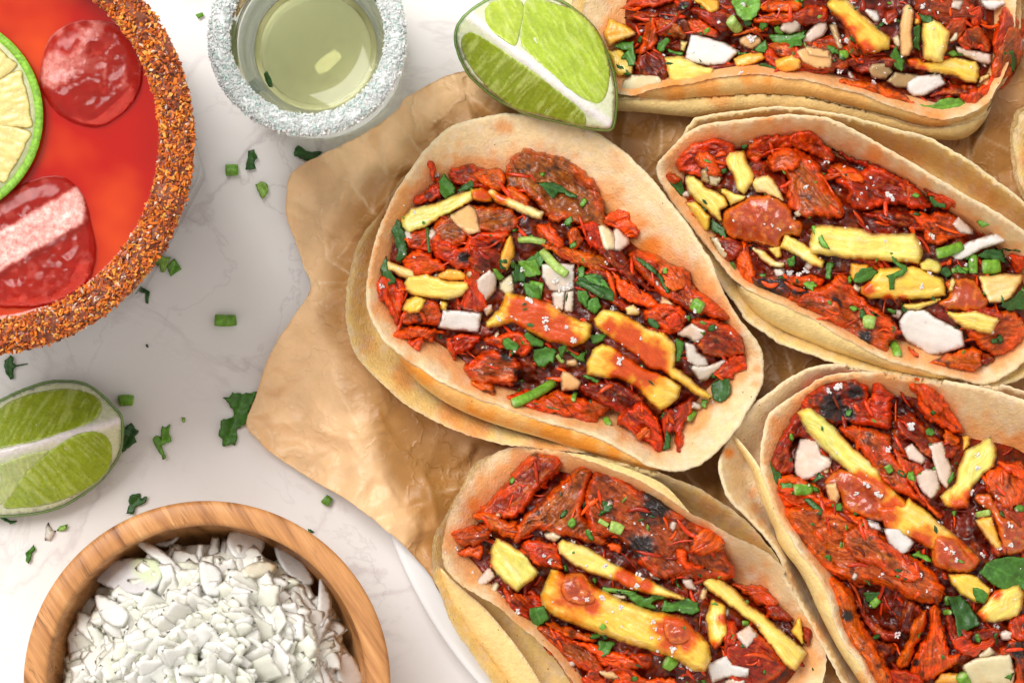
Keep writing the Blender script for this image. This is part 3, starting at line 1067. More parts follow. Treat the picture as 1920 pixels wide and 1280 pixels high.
    lift = sst(70, 0, d) * (fbm(x / 80, y / 80, 9, 2)) * 16
    z = z + lift
    z = np.maximum(z, np.where(r < 792, np.interp(r, [0, 600, 660, 730, 775, 790], [24, 25, 33, 55, 70, 71]), 4.5))
    z = np.minimum(z, CEIL.sample(x, y) - 3)
    z = np.maximum(z, np.where(r < 792, np.interp(r, [0, 600, 660, 730, 775, 790], [24, 25, 33, 55, 70, 71]), 3.0))
    m, nt, b = mat_new('parchment')
    c = attr(nt)
    g = ramp(nt, noise(nt, 60, 6, .6), [(0.3, .86), (0.7, 1.1)])
    c = mix(nt, 1.0, c, g, 'MULTIPLY')
    # pale creases worn into the sheet
    vo = node(nt, 'ShaderNodeTexVoronoi', feature='DISTANCE_TO_EDGE', i_Scale=px(150))
    wv = node(nt, 'ShaderNodeTexNoise', i_Scale=px(60), i_Detail=4)
    nt.links.new(coord(nt), wv.inputs['Vector'])
    mm = node(nt, 'ShaderNodeMix', data_type='RGBA', blend_type='LINEAR_LIGHT'); mm.inputs['Factor'].default_value = 0.012
    nt.links.new(coord(nt), mm.inputs[6]); nt.links.new(wv.outputs['Color'], mm.inputs[7])
    nt.links.new(mm.outputs[2], vo.inputs['Vector'])
    crz = ramp(nt, vo.outputs['Distance'], [(0.0, 1.0), (0.012, 0.0)])
    gate = ramp(nt, noise(nt, 90, 3), [(0.5, 0.0), (0.64, .45)])
    k = mix(nt, 1.0, crz, gate, 'MULTIPLY')
    c = mix(nt, k, c, (.80, .58, .36))
    nt.links.new(c, b.inputs['Base Color'])
    b.inputs['Roughness'].default_value = 0.4
    b.inputs['Specular IOR Level'].default_value = 0.4
    sss(b, .12, (1, .6, .3), 12)
    rid = noise(nt, 58, 3, .5, None, .15)
    s_ = node(nt, 'ShaderNodeMath', operation='SUBTRACT'); nt.links.new(rid, s_.inputs[0]); s_.inputs[1].default_value = .5
    a_ = node(nt, 'ShaderNodeMath', operation='ABSOLUTE'); nt.links.new(s_.outputs[0], a_.inputs[0])
    r_ = ramp(nt, a_.outputs[0], [(0.0, 1.0), (.045, .35), (.16, 0.0)])
    p = bump(nt, b, mix(nt, 1.0, r_, ramp(nt, noise(nt, 130, 2), [(.38, .3), (.6, 1.0)]), 'MULTIPLY'), 2.6, .75)
    p = bump(nt, b, noise(nt, 24, 4, .6), .6, 1, p)
    bump(nt, b, noise(nt, 3, 2), .25, 1, p)
    n1 = fbm(x / 90, y / 90, 44, 3)
    base = np.array((.90, .565, .30))
    col = base[None] * (.9 + .2 * n1[:, None])
    wx_ = x + (fbm(x / 40, y / 40, 15, 2) - .5) * 9; wy_ = y + (fbm(x / 40, y / 40, 16, 2) - .5) * 9
    k = sst(1.2, 4.5, wear[1].sample(wx_, wy_)) * .55 * sst(.35, .6, fbm(x / 60, y / 60, 90, 2))
    k = np.maximum(k, sst(1.2, 4.5, wear[0].sample(x + (fbm(x / 40, y / 40, 5, 2) - .5) * 9, y + (fbm(x / 40, y / 40, 6, 2) - .5) * 9)) * .5)[:, None]
    # sheet colour turns darker brown under and around the tacos
    q, _, _ = dist_poly(x, y, DARK_ZONE)
    q = np.where(inside(x, y, DARK_ZONE), 0, q)
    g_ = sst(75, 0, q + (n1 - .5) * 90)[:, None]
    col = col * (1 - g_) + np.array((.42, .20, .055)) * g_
    col = col * (1 - k * .45) + np.array((.86, .66, .42)) * k * .45
    n = len(V)
    a = V[T[:, 0]]; bb = V[T[:, 1]]; e = V[T[:, 2]]
    ar = (bb[:, 0] - a[:, 0]) * (e[:, 1] - a[:, 1]) - (bb[:, 1] - a[:, 1]) * (e[:, 0] - a[:, 0])
    if ar.sum() > 0: T = T[:, ::-1]
    co = np.concatenate([Wv(x, y, z), Wv(x, y, z - 1.4)])
    nb = len(B)
    F = [tuple(f) for f in T] + [tuple(q + n for q in f[::-1]) for f in T] + [(i, (i + 1) % nb, n + (i + 1) % nb, n + i) for i in range(nb)]
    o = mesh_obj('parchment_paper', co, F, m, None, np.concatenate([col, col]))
    setp(o, 'crumpled brown parchment paper spread over the plate under the tacos', 'parchment paper')
    PAPER.a[:] = 0
    stamp(PAPER, B, V, z)


PAPER = HMap(0)
DARK_ZONE = resample([(700, 640, 0), (650, 560, 0), (760, 300, 0), (900, 200, 0), (1100, 60, 0), (1500, -60, 0), (2000, -60, 0), (2040, 600, 0), (2040, 1380, 0), (1000, 1380, 0), (830, 1100, 0), (800, 960, 0), (720, 800, 0)], 30)[:, :2]
# ---------------------------------------------------------------- traced tacos
def rim(s, z=170, w=120):
    """'x,y x,y,z,w ...': height and wall width carry on until changed"""
    out = []
    for q in s.split():
        v = [float(e) for e in q.split(',')]
        if len(v) > 2: z = v[2]
        if len(v) > 3: w = v[3]
        out.append((v[0], v[1], z, w))
    return out


def pl(s): return [tuple(float(e) for e in q.split(',')) for q in s.split()]


T1 = dict(seed=11, c=(1040, 560), label='central taco with a round wide open tortilla, below the upright lime wedge',
  shells=[
    dict(rim=rim('785,300,165,90 800,280,150,120 835,247,135,150 880,228,130,180 940,217,130,200 1000,217,132,205 1060,228,140,205 1110,248,150,200 1160,280,162,190 1210,325,172,180 1260,385,180,165 1300,440,184,150 1330,490,186,140 1350,540,186,130 1375,585,180,120 1400,620,172,110 1425,655,160,105 1430,690,150,110 1425,725,145,120 1405,765,145,120 1375,810,150,120 1340,850,160,110 1300,875,170,100 1260,882,176,90 1215,870,182,80 1180,850,186,75 1130,825,190,70 1080,805,192,70 1020,788,192,70 950,765,190,70 890,742,188,75 840,720,184,80 790,690,178,85 740,655,170,90 710,620,165,90 692,580,162,90 690,540,160,85 700,480,160,80 712,430,162,80 735,380,164,80 760,335,165,85'),
         tone=(.83, .605, .335),
         stains=[(940, 236, 18, .55), (955, 243, 10, .5), (1210, 470, 34, .7), (1175, 420, 40, .6), (1140, 350, 30, .4), (860, 300, 10, .3), (1220, 460, 26, .8), (1300, 560, 70, .35), (1160, 300, 26, .25), (1260, 590, 40, .35), (1420, 690, 10, .6), (1417, 720, 10, .6),
                 (760, 690, 26, .7), (1310, 800, 12, .2), (720, 300, 60, .25)],
         skirts=[(pl('735,652 765,675 790,692 840,722 890,744 950,767 1020,790 1080,807 1130,827 1180,852 1215,871 1260,883'), pl('735,652 760,690 790,722 840,757 900,785 960,805 1020,822 1080,842 1140,862 1190,876 1225,883 1260,883'), 60, .95)]),
    dict(rim=rim('775,318,140,60 745,345 715,395 680,440 660,490 650,545,138,60 648,590 655,630 672,670 705,710,140,60 750,750 790,775,144,60 850,805 900,822 960,835,150,60 1040,845 1100,850 1180,858 1230,868,140,60 1330,840 1395,740,110,60 1395,660 1340,560,120,80 1280,440 1190,330 1090,260 1000,240 900,245 830,270'),
         tone=(.86, .625, .235), stains=[(760, 710, 40, .5), (900, 790, 40, .6), (700, 340, 50, .3), (690, 650, 22, .25), (1150, 850, 30, .5), (735, 400, 30, .4), (700, 480, 22, .3), (850, 775, 30, .6), (1030, 835, 50, .5)])],
  fill=pl('712,470 735,400 790,335 830,318 870,308 940,318 975,300 1060,310 1130,370 1200,450 1290,500 1360,590 1385,650 1380,700 1340,750 1280,820 1240,830 1150,790 1000,760 900,730 860,690 790,640 740,615 715,560'),
  dome=62,
  data='''
m A 1230,470 1300,370 1400,310 1520,350 1650,370 1780,450 1900,560 1960,700 2000,900 2010,980 1900,900 1800,900 1700,870 1560,860 1440,720 1340,640 1230,620 c=B t=20
m A 800,490 950,425 1040,460 1200,470 1230,640 1100,640 900,600 830,560 c=R
m A 1000,490 1200,470 1230,600 1150,640 1040,560 c=O
m A 540,700 680,580 690,510 740,540 760,660 620,730 c=R
m A 570,375 640,380 710,450 690,560 655,470 600,420 c=R t=6
m A 700,860 850,790 1000,740 1100,740 1300,780 1310,920 1200,960 1000,960 900,1050 750,1060 690,970 c=B t=18
m A 480,960 650,900 700,1000 690,1100 560,1090 490,1060 c=B
m A 1240,600 1340,620 1420,730 1350,760 1250,700 c=O
m A 700,960 900,1050 960,970 1250,930 1200,1100 1160,1200 950,1250 800,1180 690,1120 c=R ch=1150,1040,60;920,1140,60
m A 450,1160 540,1070 640,1090 760,1170 780,1230 560,1280 500,1240 c=O t=22
m A 960,1080 1150,1060 1250,1180 1180,1290 1000,1300 c=D
m B 430,880 500,850 600,790 700,780 740,850 800,930 790,980 700,990 620,920 c=O t=8
m B 20,880 150,900 230,1050 60,1040 c=B
m B 20,900 100,870 130,880 240,1040 160,1060 c=O
m B 260,930 320,900 380,1000 300,1080 c=O
m B 330,900 480,860 560,1080 420,1060 380,960 c=R
m B 60,1040 200,1035 360,1080 500,1110 600,1080 700,1180 780,1280 700,1340 560,1270 480,1240 300,1180 c=O
m D 480,-40 620,-60 760,60 850,180 960,280 820,250 640,140 c=D
m D 700,0 760,-50 900,-20 1030,50 1160,110 1200,220 1350,330 1490,430 1510,480 1400,475 1300,460 1100,380 960,300 850,200 760,100 c=R t=26
m D 600,150 680,170 820,260 940,350 900,400 780,370 640,300 c=O
m D 400,100 600,130 640,300 780,400 700,430 520,330 400,300 c=D
m D 940,40 1100,110 1160,200 1060,260 960,180 c=O t=8
m D 820,420 960,350 1100,370 1160,480 1120,560 1020,590 960,560 860,500 c=O t=24
m D 990,470 1040,420 1100,440 1120,500 1050,560 1000,540 c=B t=8
m D 1190,460 1400,480 1540,560 1590,650 1560,740 1450,765 1330,750 1220,690 1230,600 1190,530 c=R t=24
m D 1430,780 1560,730 1600,800 1605,860 1570,860 1500,880 1500,920 1420,930 1340,880 c=R t=8
m C 250,190 320,140 480,200 480,300 440,500 400,500 340,380 290,330 250,240 c=R
m C 440,480 460,420 620,330 740,360 740,520 560,520 460,530 c=B
m C 940,100 1040,120 1060,220 1100,370 1040,420 860,380 900,300 c=R
m C 380,580 540,520 700,540 800,580 700,600 690,640 600,620 520,630 400,630 c=O t=12
m C 500,640 620,600 600,680 575,712 c=R t=8
m C 780,620 900,580 1050,600 1000,680 880,740 840,790 800,700 c=R
m C 1050,640 1130,600 1330,560 1440,680 1360,760 1200,700 c=R
m C 910,830 1000,760 1080,700 1250,720 1340,800 1330,900 1260,980 1150,960 1050,1000 980,950 c=B t=26 ch=1240,740,70;1180,640,60;1340,880,50
m C 980,940 1120,960 1160,1060 1120,1060 1020,1010 c=O
m C 1240,1060 1400,1000 1520,1100 1600,1180 1560,1210 1340,1130 c=R
m E 0,620 160,520 300,560 520,600 640,620 560,680 440,780 280,740 120,690 c=B
m E 330,500 600,450 800,560 900,700 860,800 760,840 620,700 480,620 c=D ch=800,790,50
m E 10,640 140,560 240,640 300,730 200,720 c=O t=9
m E 640,700 800,620 900,700 960,800 980,960 920,990 820,900 700,820 620,780 c=R
m E 960,700 1100,620 1200,560 1200,680 1130,780 1110,980 1060,960 1050,850 990,900 c=R
m E 760,870 870,790 880,870 800,900 c=O t=6
o A 800,820 960,730 1010,760 1045,940 950,965 860,890 c=o
o C 760,400 1060,420 1030,580 720,540 c=w t=12
o C 1010,180 1110,100 1170,130 1160,260 1080,350 1020,250 c=p
o C 1180,190 1290,120 1300,280 1240,300 1180,250 c=y
o C 1050,380 1130,360 1140,420 1090,450 c=p
o D 60,60 180,50 310,60 310,250 240,280 120,260 60,160 c=
o D 130,270 240,260 230,420 150,390 c=
o D 240,270 310,250 300,430 230,420 c=
o D 1130,640 1210,660 1240,720 1300,760 1320,820 1230,840 1150,790 c=
o D 1160,820 1320,820 1450,760 1450,800 1300,930 1250,945 c=
o D 250,780 330,760 340,830 240,830 c=o
o D 960,300 1000,310 1060,370 940,360 c=o
o E 1190,610 1290,620 1250,670 1180,660 c=
t C 1440,1100 1640,1150 r=4 c=d
p C 450,400 490,320 560,290 650,330 580,420 510,440 c=
p C 740,330 810,340 790,410 740,410 c=
p C 720,140 780,90 900,100 940,150 930,190 820,190 720,180 c=o
p C 320,130 340,30 420,60 540,110 560,160 480,180 380,130 c=w
p C 470,200 500,150 640,130 800,180 950,190 960,240 900,310 800,330 660,320 520,290 480,260 c=y
p A 440,850 520,760 700,720 850,660 980,620 1000,700 900,760 780,820 680,880 600,920 500,960 450,900 c=g t=22
p A 970,620 1060,605 1120,640 1150,720 1060,720 980,700 c=o sa=1060,660,80
p A 1080,640 1120,615 1250,670 1400,740 1520,790 1500,850 1430,840 1300,780 1160,720 c=w sa=1200,680,60
p A 1230,1000 1270,950 1300,1040 1300,1130 1240,1230 1170,1180 1200,1090 c=o
p D 690,390 750,360 810,410 790,450 700,440 c=w
l A 860,640 900,600 980,540 990,600 900,640 c=d
l A 720,570 770,500 860,610 850,650 780,690 725,630 rag=1
l A 310,870 340,820 370,850 400,815 440,870 470,950 500,1060 490,1120 440,1180 410,1150 420,1080 390,980 370,910 c=d
l C 280,0 340,0 350,100 410,160 400,210 350,220 300,170 290,80 c=d
t A 645,910 660,1090 r=11 c=d
l A 1460,570 1530,560 1600,570 1690,620 1760,660 1790,690 1720,680 1660,650 1620,650 1590,690 1520,620 c=d
l A 1480,495 1530,495 1520,530 1490,520 c=b
l A 1390,1150 1480,1080 1540,1130 1480,1220 1400,1230
l D -260,30 -200,20 -180,90 -250,100 c=d
l C 1300,60 1400,60 1380,200 1300,200 c=d
l C 1410,180 1520,200 1500,310 1400,280 c=b rag=1
l D -120,40 20,20 60,150 -60,160 c=b
t A 1330,1000 1530,1020 r=24 c=v
l C 1130,90 1190,110 1220,160 1180,190 c=b
l D 320,170 420,130 500,140 560,220 610,280 600,340 540,330 460,290 380,220 c=d
l D 380,150 470,130 540,190 590,260 500,230 420,200
l D 320,260 400,260 420,310 400,400 330,330
l D 410,330 470,300 520,380 460,440 400,400
l D 330,80 380,80 390,160 340,170
t D 330,190 520,300 r=22 c=d
t A 1510,1080 1690,1260 r=34 c=v
l C 1340,600 1400,570 1520,640 1510,690 1350,660
l C 1440,700 1530,680 1620,700 1590,800 1560,790 1530,830 1480,830 1440,780
l C 1200,620 1260,610 1350,680 1300,720 1230,700
l C 1620,680 1700,650 1690,700 1650,780
l D -80,200 40,220 60,320 10,340 -60,300
l D 200,680 330,740 390,720 390,800 350,790 300,760
t D 180,740 225,795 r=18 c=v
l D 420,590 560,580 520,640 430,660
t C 1290,1105 1590,950 r=38 c=b
l D 360,900 480,960 490,930 400,890
t E 300,600 320,545 r=18 c=b
o C 1640,900 1660,860 1710,870 1800,940 1790,1000 1650,1015 c=o t=18
p C 1080,490 1180,400 1240,260 1330,290 1440,310 1560,350 1700,440 1800,480 1880,510 1870,600 1820,650 1740,680 1560,650 1400,570 1280,500 1180,530 1090,540 sa=1450,430,190;1620,560,150;1330,400,110;1720,620,80 t=30
p D 400,800 440,700 520,650 620,690 820,830 1000,900 1110,970 1100,1040 1040,1110 960,1160 880,1110 800,1010 760,980 640,920 540,915 400,890 sa=700,820,150;850,880,130;620,880,60;780,960,50 t=28
p D 450,470 520,400 640,410 760,480 860,540 980,570 1060,650 1080,760 1060,830 1150,890 1250,980 1340,1040 1330,1075 1220,1040 1100,960 960,860 860,850 780,760 640,660 520,570 460,520 sa=700,600,130;860,740,140;950,820,80;580,540,70 t=26
l D 770,10 830,30 900,80 960,140 980,160 1030,280 990,270 960,210 930,150 850,90 800,50 c=d
t D 990,90 990,130 r=16 c=b
l D 1070,620 1130,640 1120,720 1100,800 1070,790
t D 1200,350 1270,390 r=48 c=b
l D 840,440 900,470 950,520 930,550 860,500 c=d
l D 1140,430 1180,450 1180,500 1150,490
l D 1330,960 1400,920 1470,920 1480,1020 1440,1080 1400,1100 1340,1060 c=d
l D 1260,1070 1310,1080 1290,1140 1265,1120 c=b
l E 970,980 1000,830 1040,880 1030,960 c=d
l E 930,750 980,680 990,700 960,750 c=d
t E 1160,745 1205,690 r=28 c=b
t E 540,740 570,785 r=24 c=b
o D 1075,570 1120,540 1190,500 1310,560 1270,620 1220,650 1150,610 1080,600 c=p
l D 1250,570 1300,560 1280,610 c=b
o B 480,900 520,870 610,950 620,1080 530,1080 c=y t=16
o B 600,910 640,910 720,990 720,1030 650,1090 600,1080 c=p t=14
k A 715,515,30 470,735,22 215,1110,26 655,845,14 1665,890,26 1715,770,20
k C 305,225,34 100,230,26 1415,335,55 1530,480,45 1540,540,40 1505,355,22 1175,465,38 1690,530,30 1740,630,38 1310,470,24 1090,685,24 880,620,26 1355,205,30 1360,100,32 1265,200,28 1125,815,18 1380,560,16 1290,120,22
k D 170,180,45 210,240,50 270,220,40 590,390,34 545,50,28 480,585,38 650,785,48 250,535,28 300,630,36 810,615,28 790,730,22 1480,580,28 1220,410,34 605,1080,26 1070,1165,26 1350,1100,28 670,655,20
''')

T2 = dict(seed=23, c=(1600, 460), label='right taco with a straight thick pineapple bar and large white onion chunk',
  shells=[
    dict(rim=rim('1233,318,120,70 1250,290,130,80 1290,250,145,90 1330,233,165,90 1400,224,185,90 1470,218,200,85 1540,222,212,80 1570,232,216,75 1620,255 1680,290,222,70 1720,315 1780,350,224,70 1850,390 1920,435,220,75 1990,490,200,90 2015,560,160,100 1975,620,135,100 1940,660,130,100 1905,690,130,90 1870,712,135,80 1840,719,140,75 1790,708,150,70 1720,690,160,70 1650,668,168,70 1590,635,172,70 1540,607,175,70 1480,575,175,70 1440,560,172,70 1390,535,165,70 1365,510,150,70 1310,440,120,70 1255,365,110,70'),
         tone=(.83, .605, .335), stains=[(1640, 285, 22, .7), (1655, 297, 20, .6), (1470, 240, 22, .4), (1443, 223, 10, .6), (1600, 270, 20, .3), (1700, 665, 26, .5), (1830, 420, 22, .25), (1700, 330, 20, .3)],
         skirts=[(pl('1382,532 1440,561 1480,576 1540,608 1590,636 1650,669 1720,691 1790,709 1840,720 1870,713 1905,691'), pl('1382,532 1390,560 1440,605 1515,640 1580,665 1652,690 1727,708 1802,717 1850,720 1878,712 1905,691'), 70)]),
    dict(rim=rim('1295,234,140,60 1320,220,150,60 1380,210,165,60 1430,204,175,60 1480,203,185,60 1547,212,195,60 1600,222 1665,240 1735,257,200,60 1777,280 1830,312 1870,342 1920,380,200,60 1990,440 2040,560,140,60 1960,680,110,60 1870,722,120,60 1800,719,130,50 1740,710,135,50 1690,704,138,50 1627,694 1565,680 1502,657,140,50 1460,642 1440,627 1400,600 1385,575,130,50 1330,500,95,60 1270,400,90,60 1255,320,100,60'),
         tone=(.86, .625, .235), stains=[(1700, 300, 40, .25), (1850, 370, 40, .2)])],
  fill=pl('1262,320 1280,280 1330,260 1420,250 1500,250 1600,290 1700,340 1790,390 1860,440 1930,520 1950,600 1900,660 1840,690 1740,668 1600,630 1500,580 1400,530 1345,460 1270,370'),
  dome=64,
  data='''
m G 200,320 260,230 330,190 440,160 560,170 640,240 600,330 540,440 420,470 300,440 200,400 c=R
m G 330,290 420,250 500,330 520,430 440,440 350,350 c=O t=14
m G 60,400 200,440 230,480 130,500 c=R
m G 720,300 740,200 850,140 1040,140 1060,250 900,290 800,360 c=R
m G 1040,140 1130,100 1230,120 1320,210 1380,290 1350,350 1270,310 1180,270 1060,240 c=R t=18
m G 1360,240 1500,290 1700,360 1920,470 1920,520 1700,430 1500,340 c=D
m G 700,350 880,320 900,420 820,480 740,440 c=D
m G 800,400 920,300 1020,420 1040,600 950,560 860,470 c=D
m H 1100,500 1250,560 1400,600 1420,660 1340,690 1220,660 1180,560 c=R
m H 700,720 850,690 1050,700 1150,780 1180,850 1000,830 850,780 c=D
m H 450,380 540,350 680,390 800,370 980,440 1110,520 1200,620 1230,670 1100,690 980,660 820,680 690,710 590,640 600,560 480,470 c=R t=26
m H 480,370 560,350 680,400 720,480 620,500 540,440 c=O t=12
m G 880,310 950,240 1080,230 1200,290 1300,400 1340,520 1420,600 1450,740 1360,760 1250,740 1180,760 1080,720 1020,630 1030,500 1000,420 900,400 c=B t=26
m G 890,310 960,240 1080,240 1130,330 1060,400 960,410 900,390 c=O t=14
m H 1060,700 1200,720 1330,700 1420,750 1500,800 1540,870 1400,910 1280,960 1180,940 1150,850 1080,760 c=O
m G 620,1000 700,930 760,1040 800,1200 820,1300 700,1300 650,1150 c=O
m G 450,900 640,900 700,1000 560,1100 480,1000 c=D
m I -130,400 100,390 240,400 180,560 140,640 60,620 -60,540 c=K ch=0,500,120;100,440,60
m I 100,380 200,390 330,380 420,420 380,500 200,470 c=O
m I 140,540 200,460 320,480 450,440 500,370 580,370 640,450 720,560 800,620 900,680 970,760 960,850 920,900 900,990 760,960 640,900 560,850 500,780 380,710 330,690 260,720 160,680 c=O t=24 ch=250,480,80;500,590,70;730,860,70;380,640,50
m I 190,600 300,520 480,560 560,680 460,720 330,670 240,700 c=B t=8
m I 1050,920 1150,980 1160,990 1090,1000 c=O
m I 1590,960 1680,980 1680,1040 1590,1060 c=D
m I 1170,1040 1300,990 1480,920 1580,930 1610,1000 1590,1060 1540,1110 1400,1105 1280,1070 c=O t=22
m I 1480,760 1640,700 1750,650 1850,660 1920,740 1910,860 1850,930 1720,990 1640,950 1560,900 1480,800 c=O t=22
m I 1800,230 1920,250 1920,340 1850,360 c=R
m I 1500,620 1700,620 1760,700 1640,760 1500,720 c=R
m D 1460,160 1560,200 1620,260 1500,220 c=R
l G 150,490 230,480 260,600 210,590 c=d
l G 450,760 560,830 580,950 520,890 450,840 c=d
l G 680,210 740,210 700,250 c=d
l H 1200,590 1270,600 1340,620 1330,680 1240,680 c=d
o G 430,430 540,450 500,520 440,510 c=y
o G 370,390 430,380 440,500 380,480 c=d
o G 440,900 500,900 540,960 620,1030 600,1070 530,1060 470,960 c=y
o I 30,330 120,330 130,390 60,400 c=
o H 1380,800 1430,740 1540,840 1540,880 1440,870 c=p t=8
p G 500,540 560,530 640,570 720,590 700,620 600,670 560,600 c=y
p G 260,640 330,620 450,740 440,850 400,860 c=
p G 260,480 270,430 330,440 420,520 560,590 590,660 530,700 540,800 450,730 330,620 270,560 c=y t=24
p G 555,330 580,260 700,245 730,330 790,440 760,510 700,580 650,550 620,450 c=y t=26
p G 750,490 790,450 880,430 930,480 980,560 1010,640 940,610 860,580 780,570 c=w
p G 740,960 860,1000 940,1080 1015,1090 990,1130 900,1120 820,1060 c=w
p G 880,980 990,950 980,1060 940,1060 c=y
p G 960,980 1000,860 1080,900 1180,960 1240,1020 1310,1070 1290,1140 1200,1110 1100,1040 c=y
o G 1000,740 1080,740 1110,800 1050,830 c=p
s G 540,760 560,700 700,620 720,590 850,580 960,610 1050,680 1080,760 1150,800 1120,880 1000,900 960,980 860,960 700,930 600,900 545,830 t=34
p I 620,290 760,290 780,420 640,450 610,370 c=o
l I 430,290 500,280 470,420 430,420
l I 140,270 210,220 200,320 150,330
p I 980,590 1100,590 1340,540 1250,600 1150,640 1040,650 c=y
p I 690,470 760,420 830,330 1100,310 1290,400 1320,410 1340,540 1200,560 1000,570 760,560 690,520 sa=750,490,60;900,560,40;1000,570,40 t=30
p I 1130,290 1200,255 1280,270 1310,320 1290,380 1150,350 c=g
p I 310,120 340,15 400,5 500,10 700,30 780,70 1100,70 1150,150 1165,230 1140,300 950,290 800,270 600,265 500,245 310,220 c=y t=34
l G 550,1120 620,1070 650,1190 580,1180
o I 960,640 1020,650 980,720 920,690 c=p
l I 880,620 960,650 960,680 900,660
o I 1360,240 1420,180 1500,130 1750,50 1790,130 1600,190 1500,250 1420,280 c=w
s I 1330,430 1450,400 1560,430 1620,520 1660,580 1560,650 1380,640 1270,600 1350,540 t=22
p I 1570,390 1750,370 1920,370 1900,440 1830,550 1760,590 1660,590 1610,500 c=w
p I 1320,650 1440,660 1560,650 1740,710 1680,830 1600,820 1480,790 1400,730 c=y
p I 1340,520 1380,390 1410,430 1390,500 c=w
o I 980,730 1040,640 1180,640 1260,700 1460,800 1480,920 1330,975 1210,990 1150,950 1040,880 990,810 c=w t=18
l I 320,10 360,10 400,70 430,130 470,195 400,170 350,90 c=b rag=1
l I 915,215 955,215 970,280 1040,310 1045,350 1010,390 950,410 950,490 910,495 905,410 885,390 960,360 1000,340 940,290 rag=1
l I 650,380 700,330 780,320 830,360 780,410 700,450 645,440
l I 265,450 300,430 340,430 385,460 350,480 340,510 280,480 c=b
l I 770,110 775,140 760,140
l H 1560,780 1640,760 1680,800 1600,830 c=b rag=1
t I 1270,225 1450,165 r=40 c=b
l I 1560,240 1640,190 1760,190 1790,300 1700,280 1600,250 c=d
t I 1540,240 1540,370 r=34
t I 1610,320 1730,312 r=54 c=b
t I 1380,350 1500,340 r=20
l I 1400,320 1430,300 1500,370 1440,370
l I 1750,180 1900,200 1890,215 1780,200 c=d
t I 940,900 975,985 r=34 c=b
t I 720,730 800,740 r=50 c=v
l I 750,640 800,670 840,690 800,690 c=d
l I 1730,610 1830,550 1900,490 1920,460 1940,640 1800,650 c=d
k G 760,180,34 1320,325,36 1165,525,36 1625,530,22 1795,590,62 740,575,40 910,808,22 960,835,28 1045,1165,45 1110,1185,38 1165,1140,52 1575,375,34 1580,570,26
k I 740,40,42 1230,95,36 1215,380,42 1150,465,38 885,125,26 580,30,16 1030,40,24 1480,310,30 1820,250,22
''')

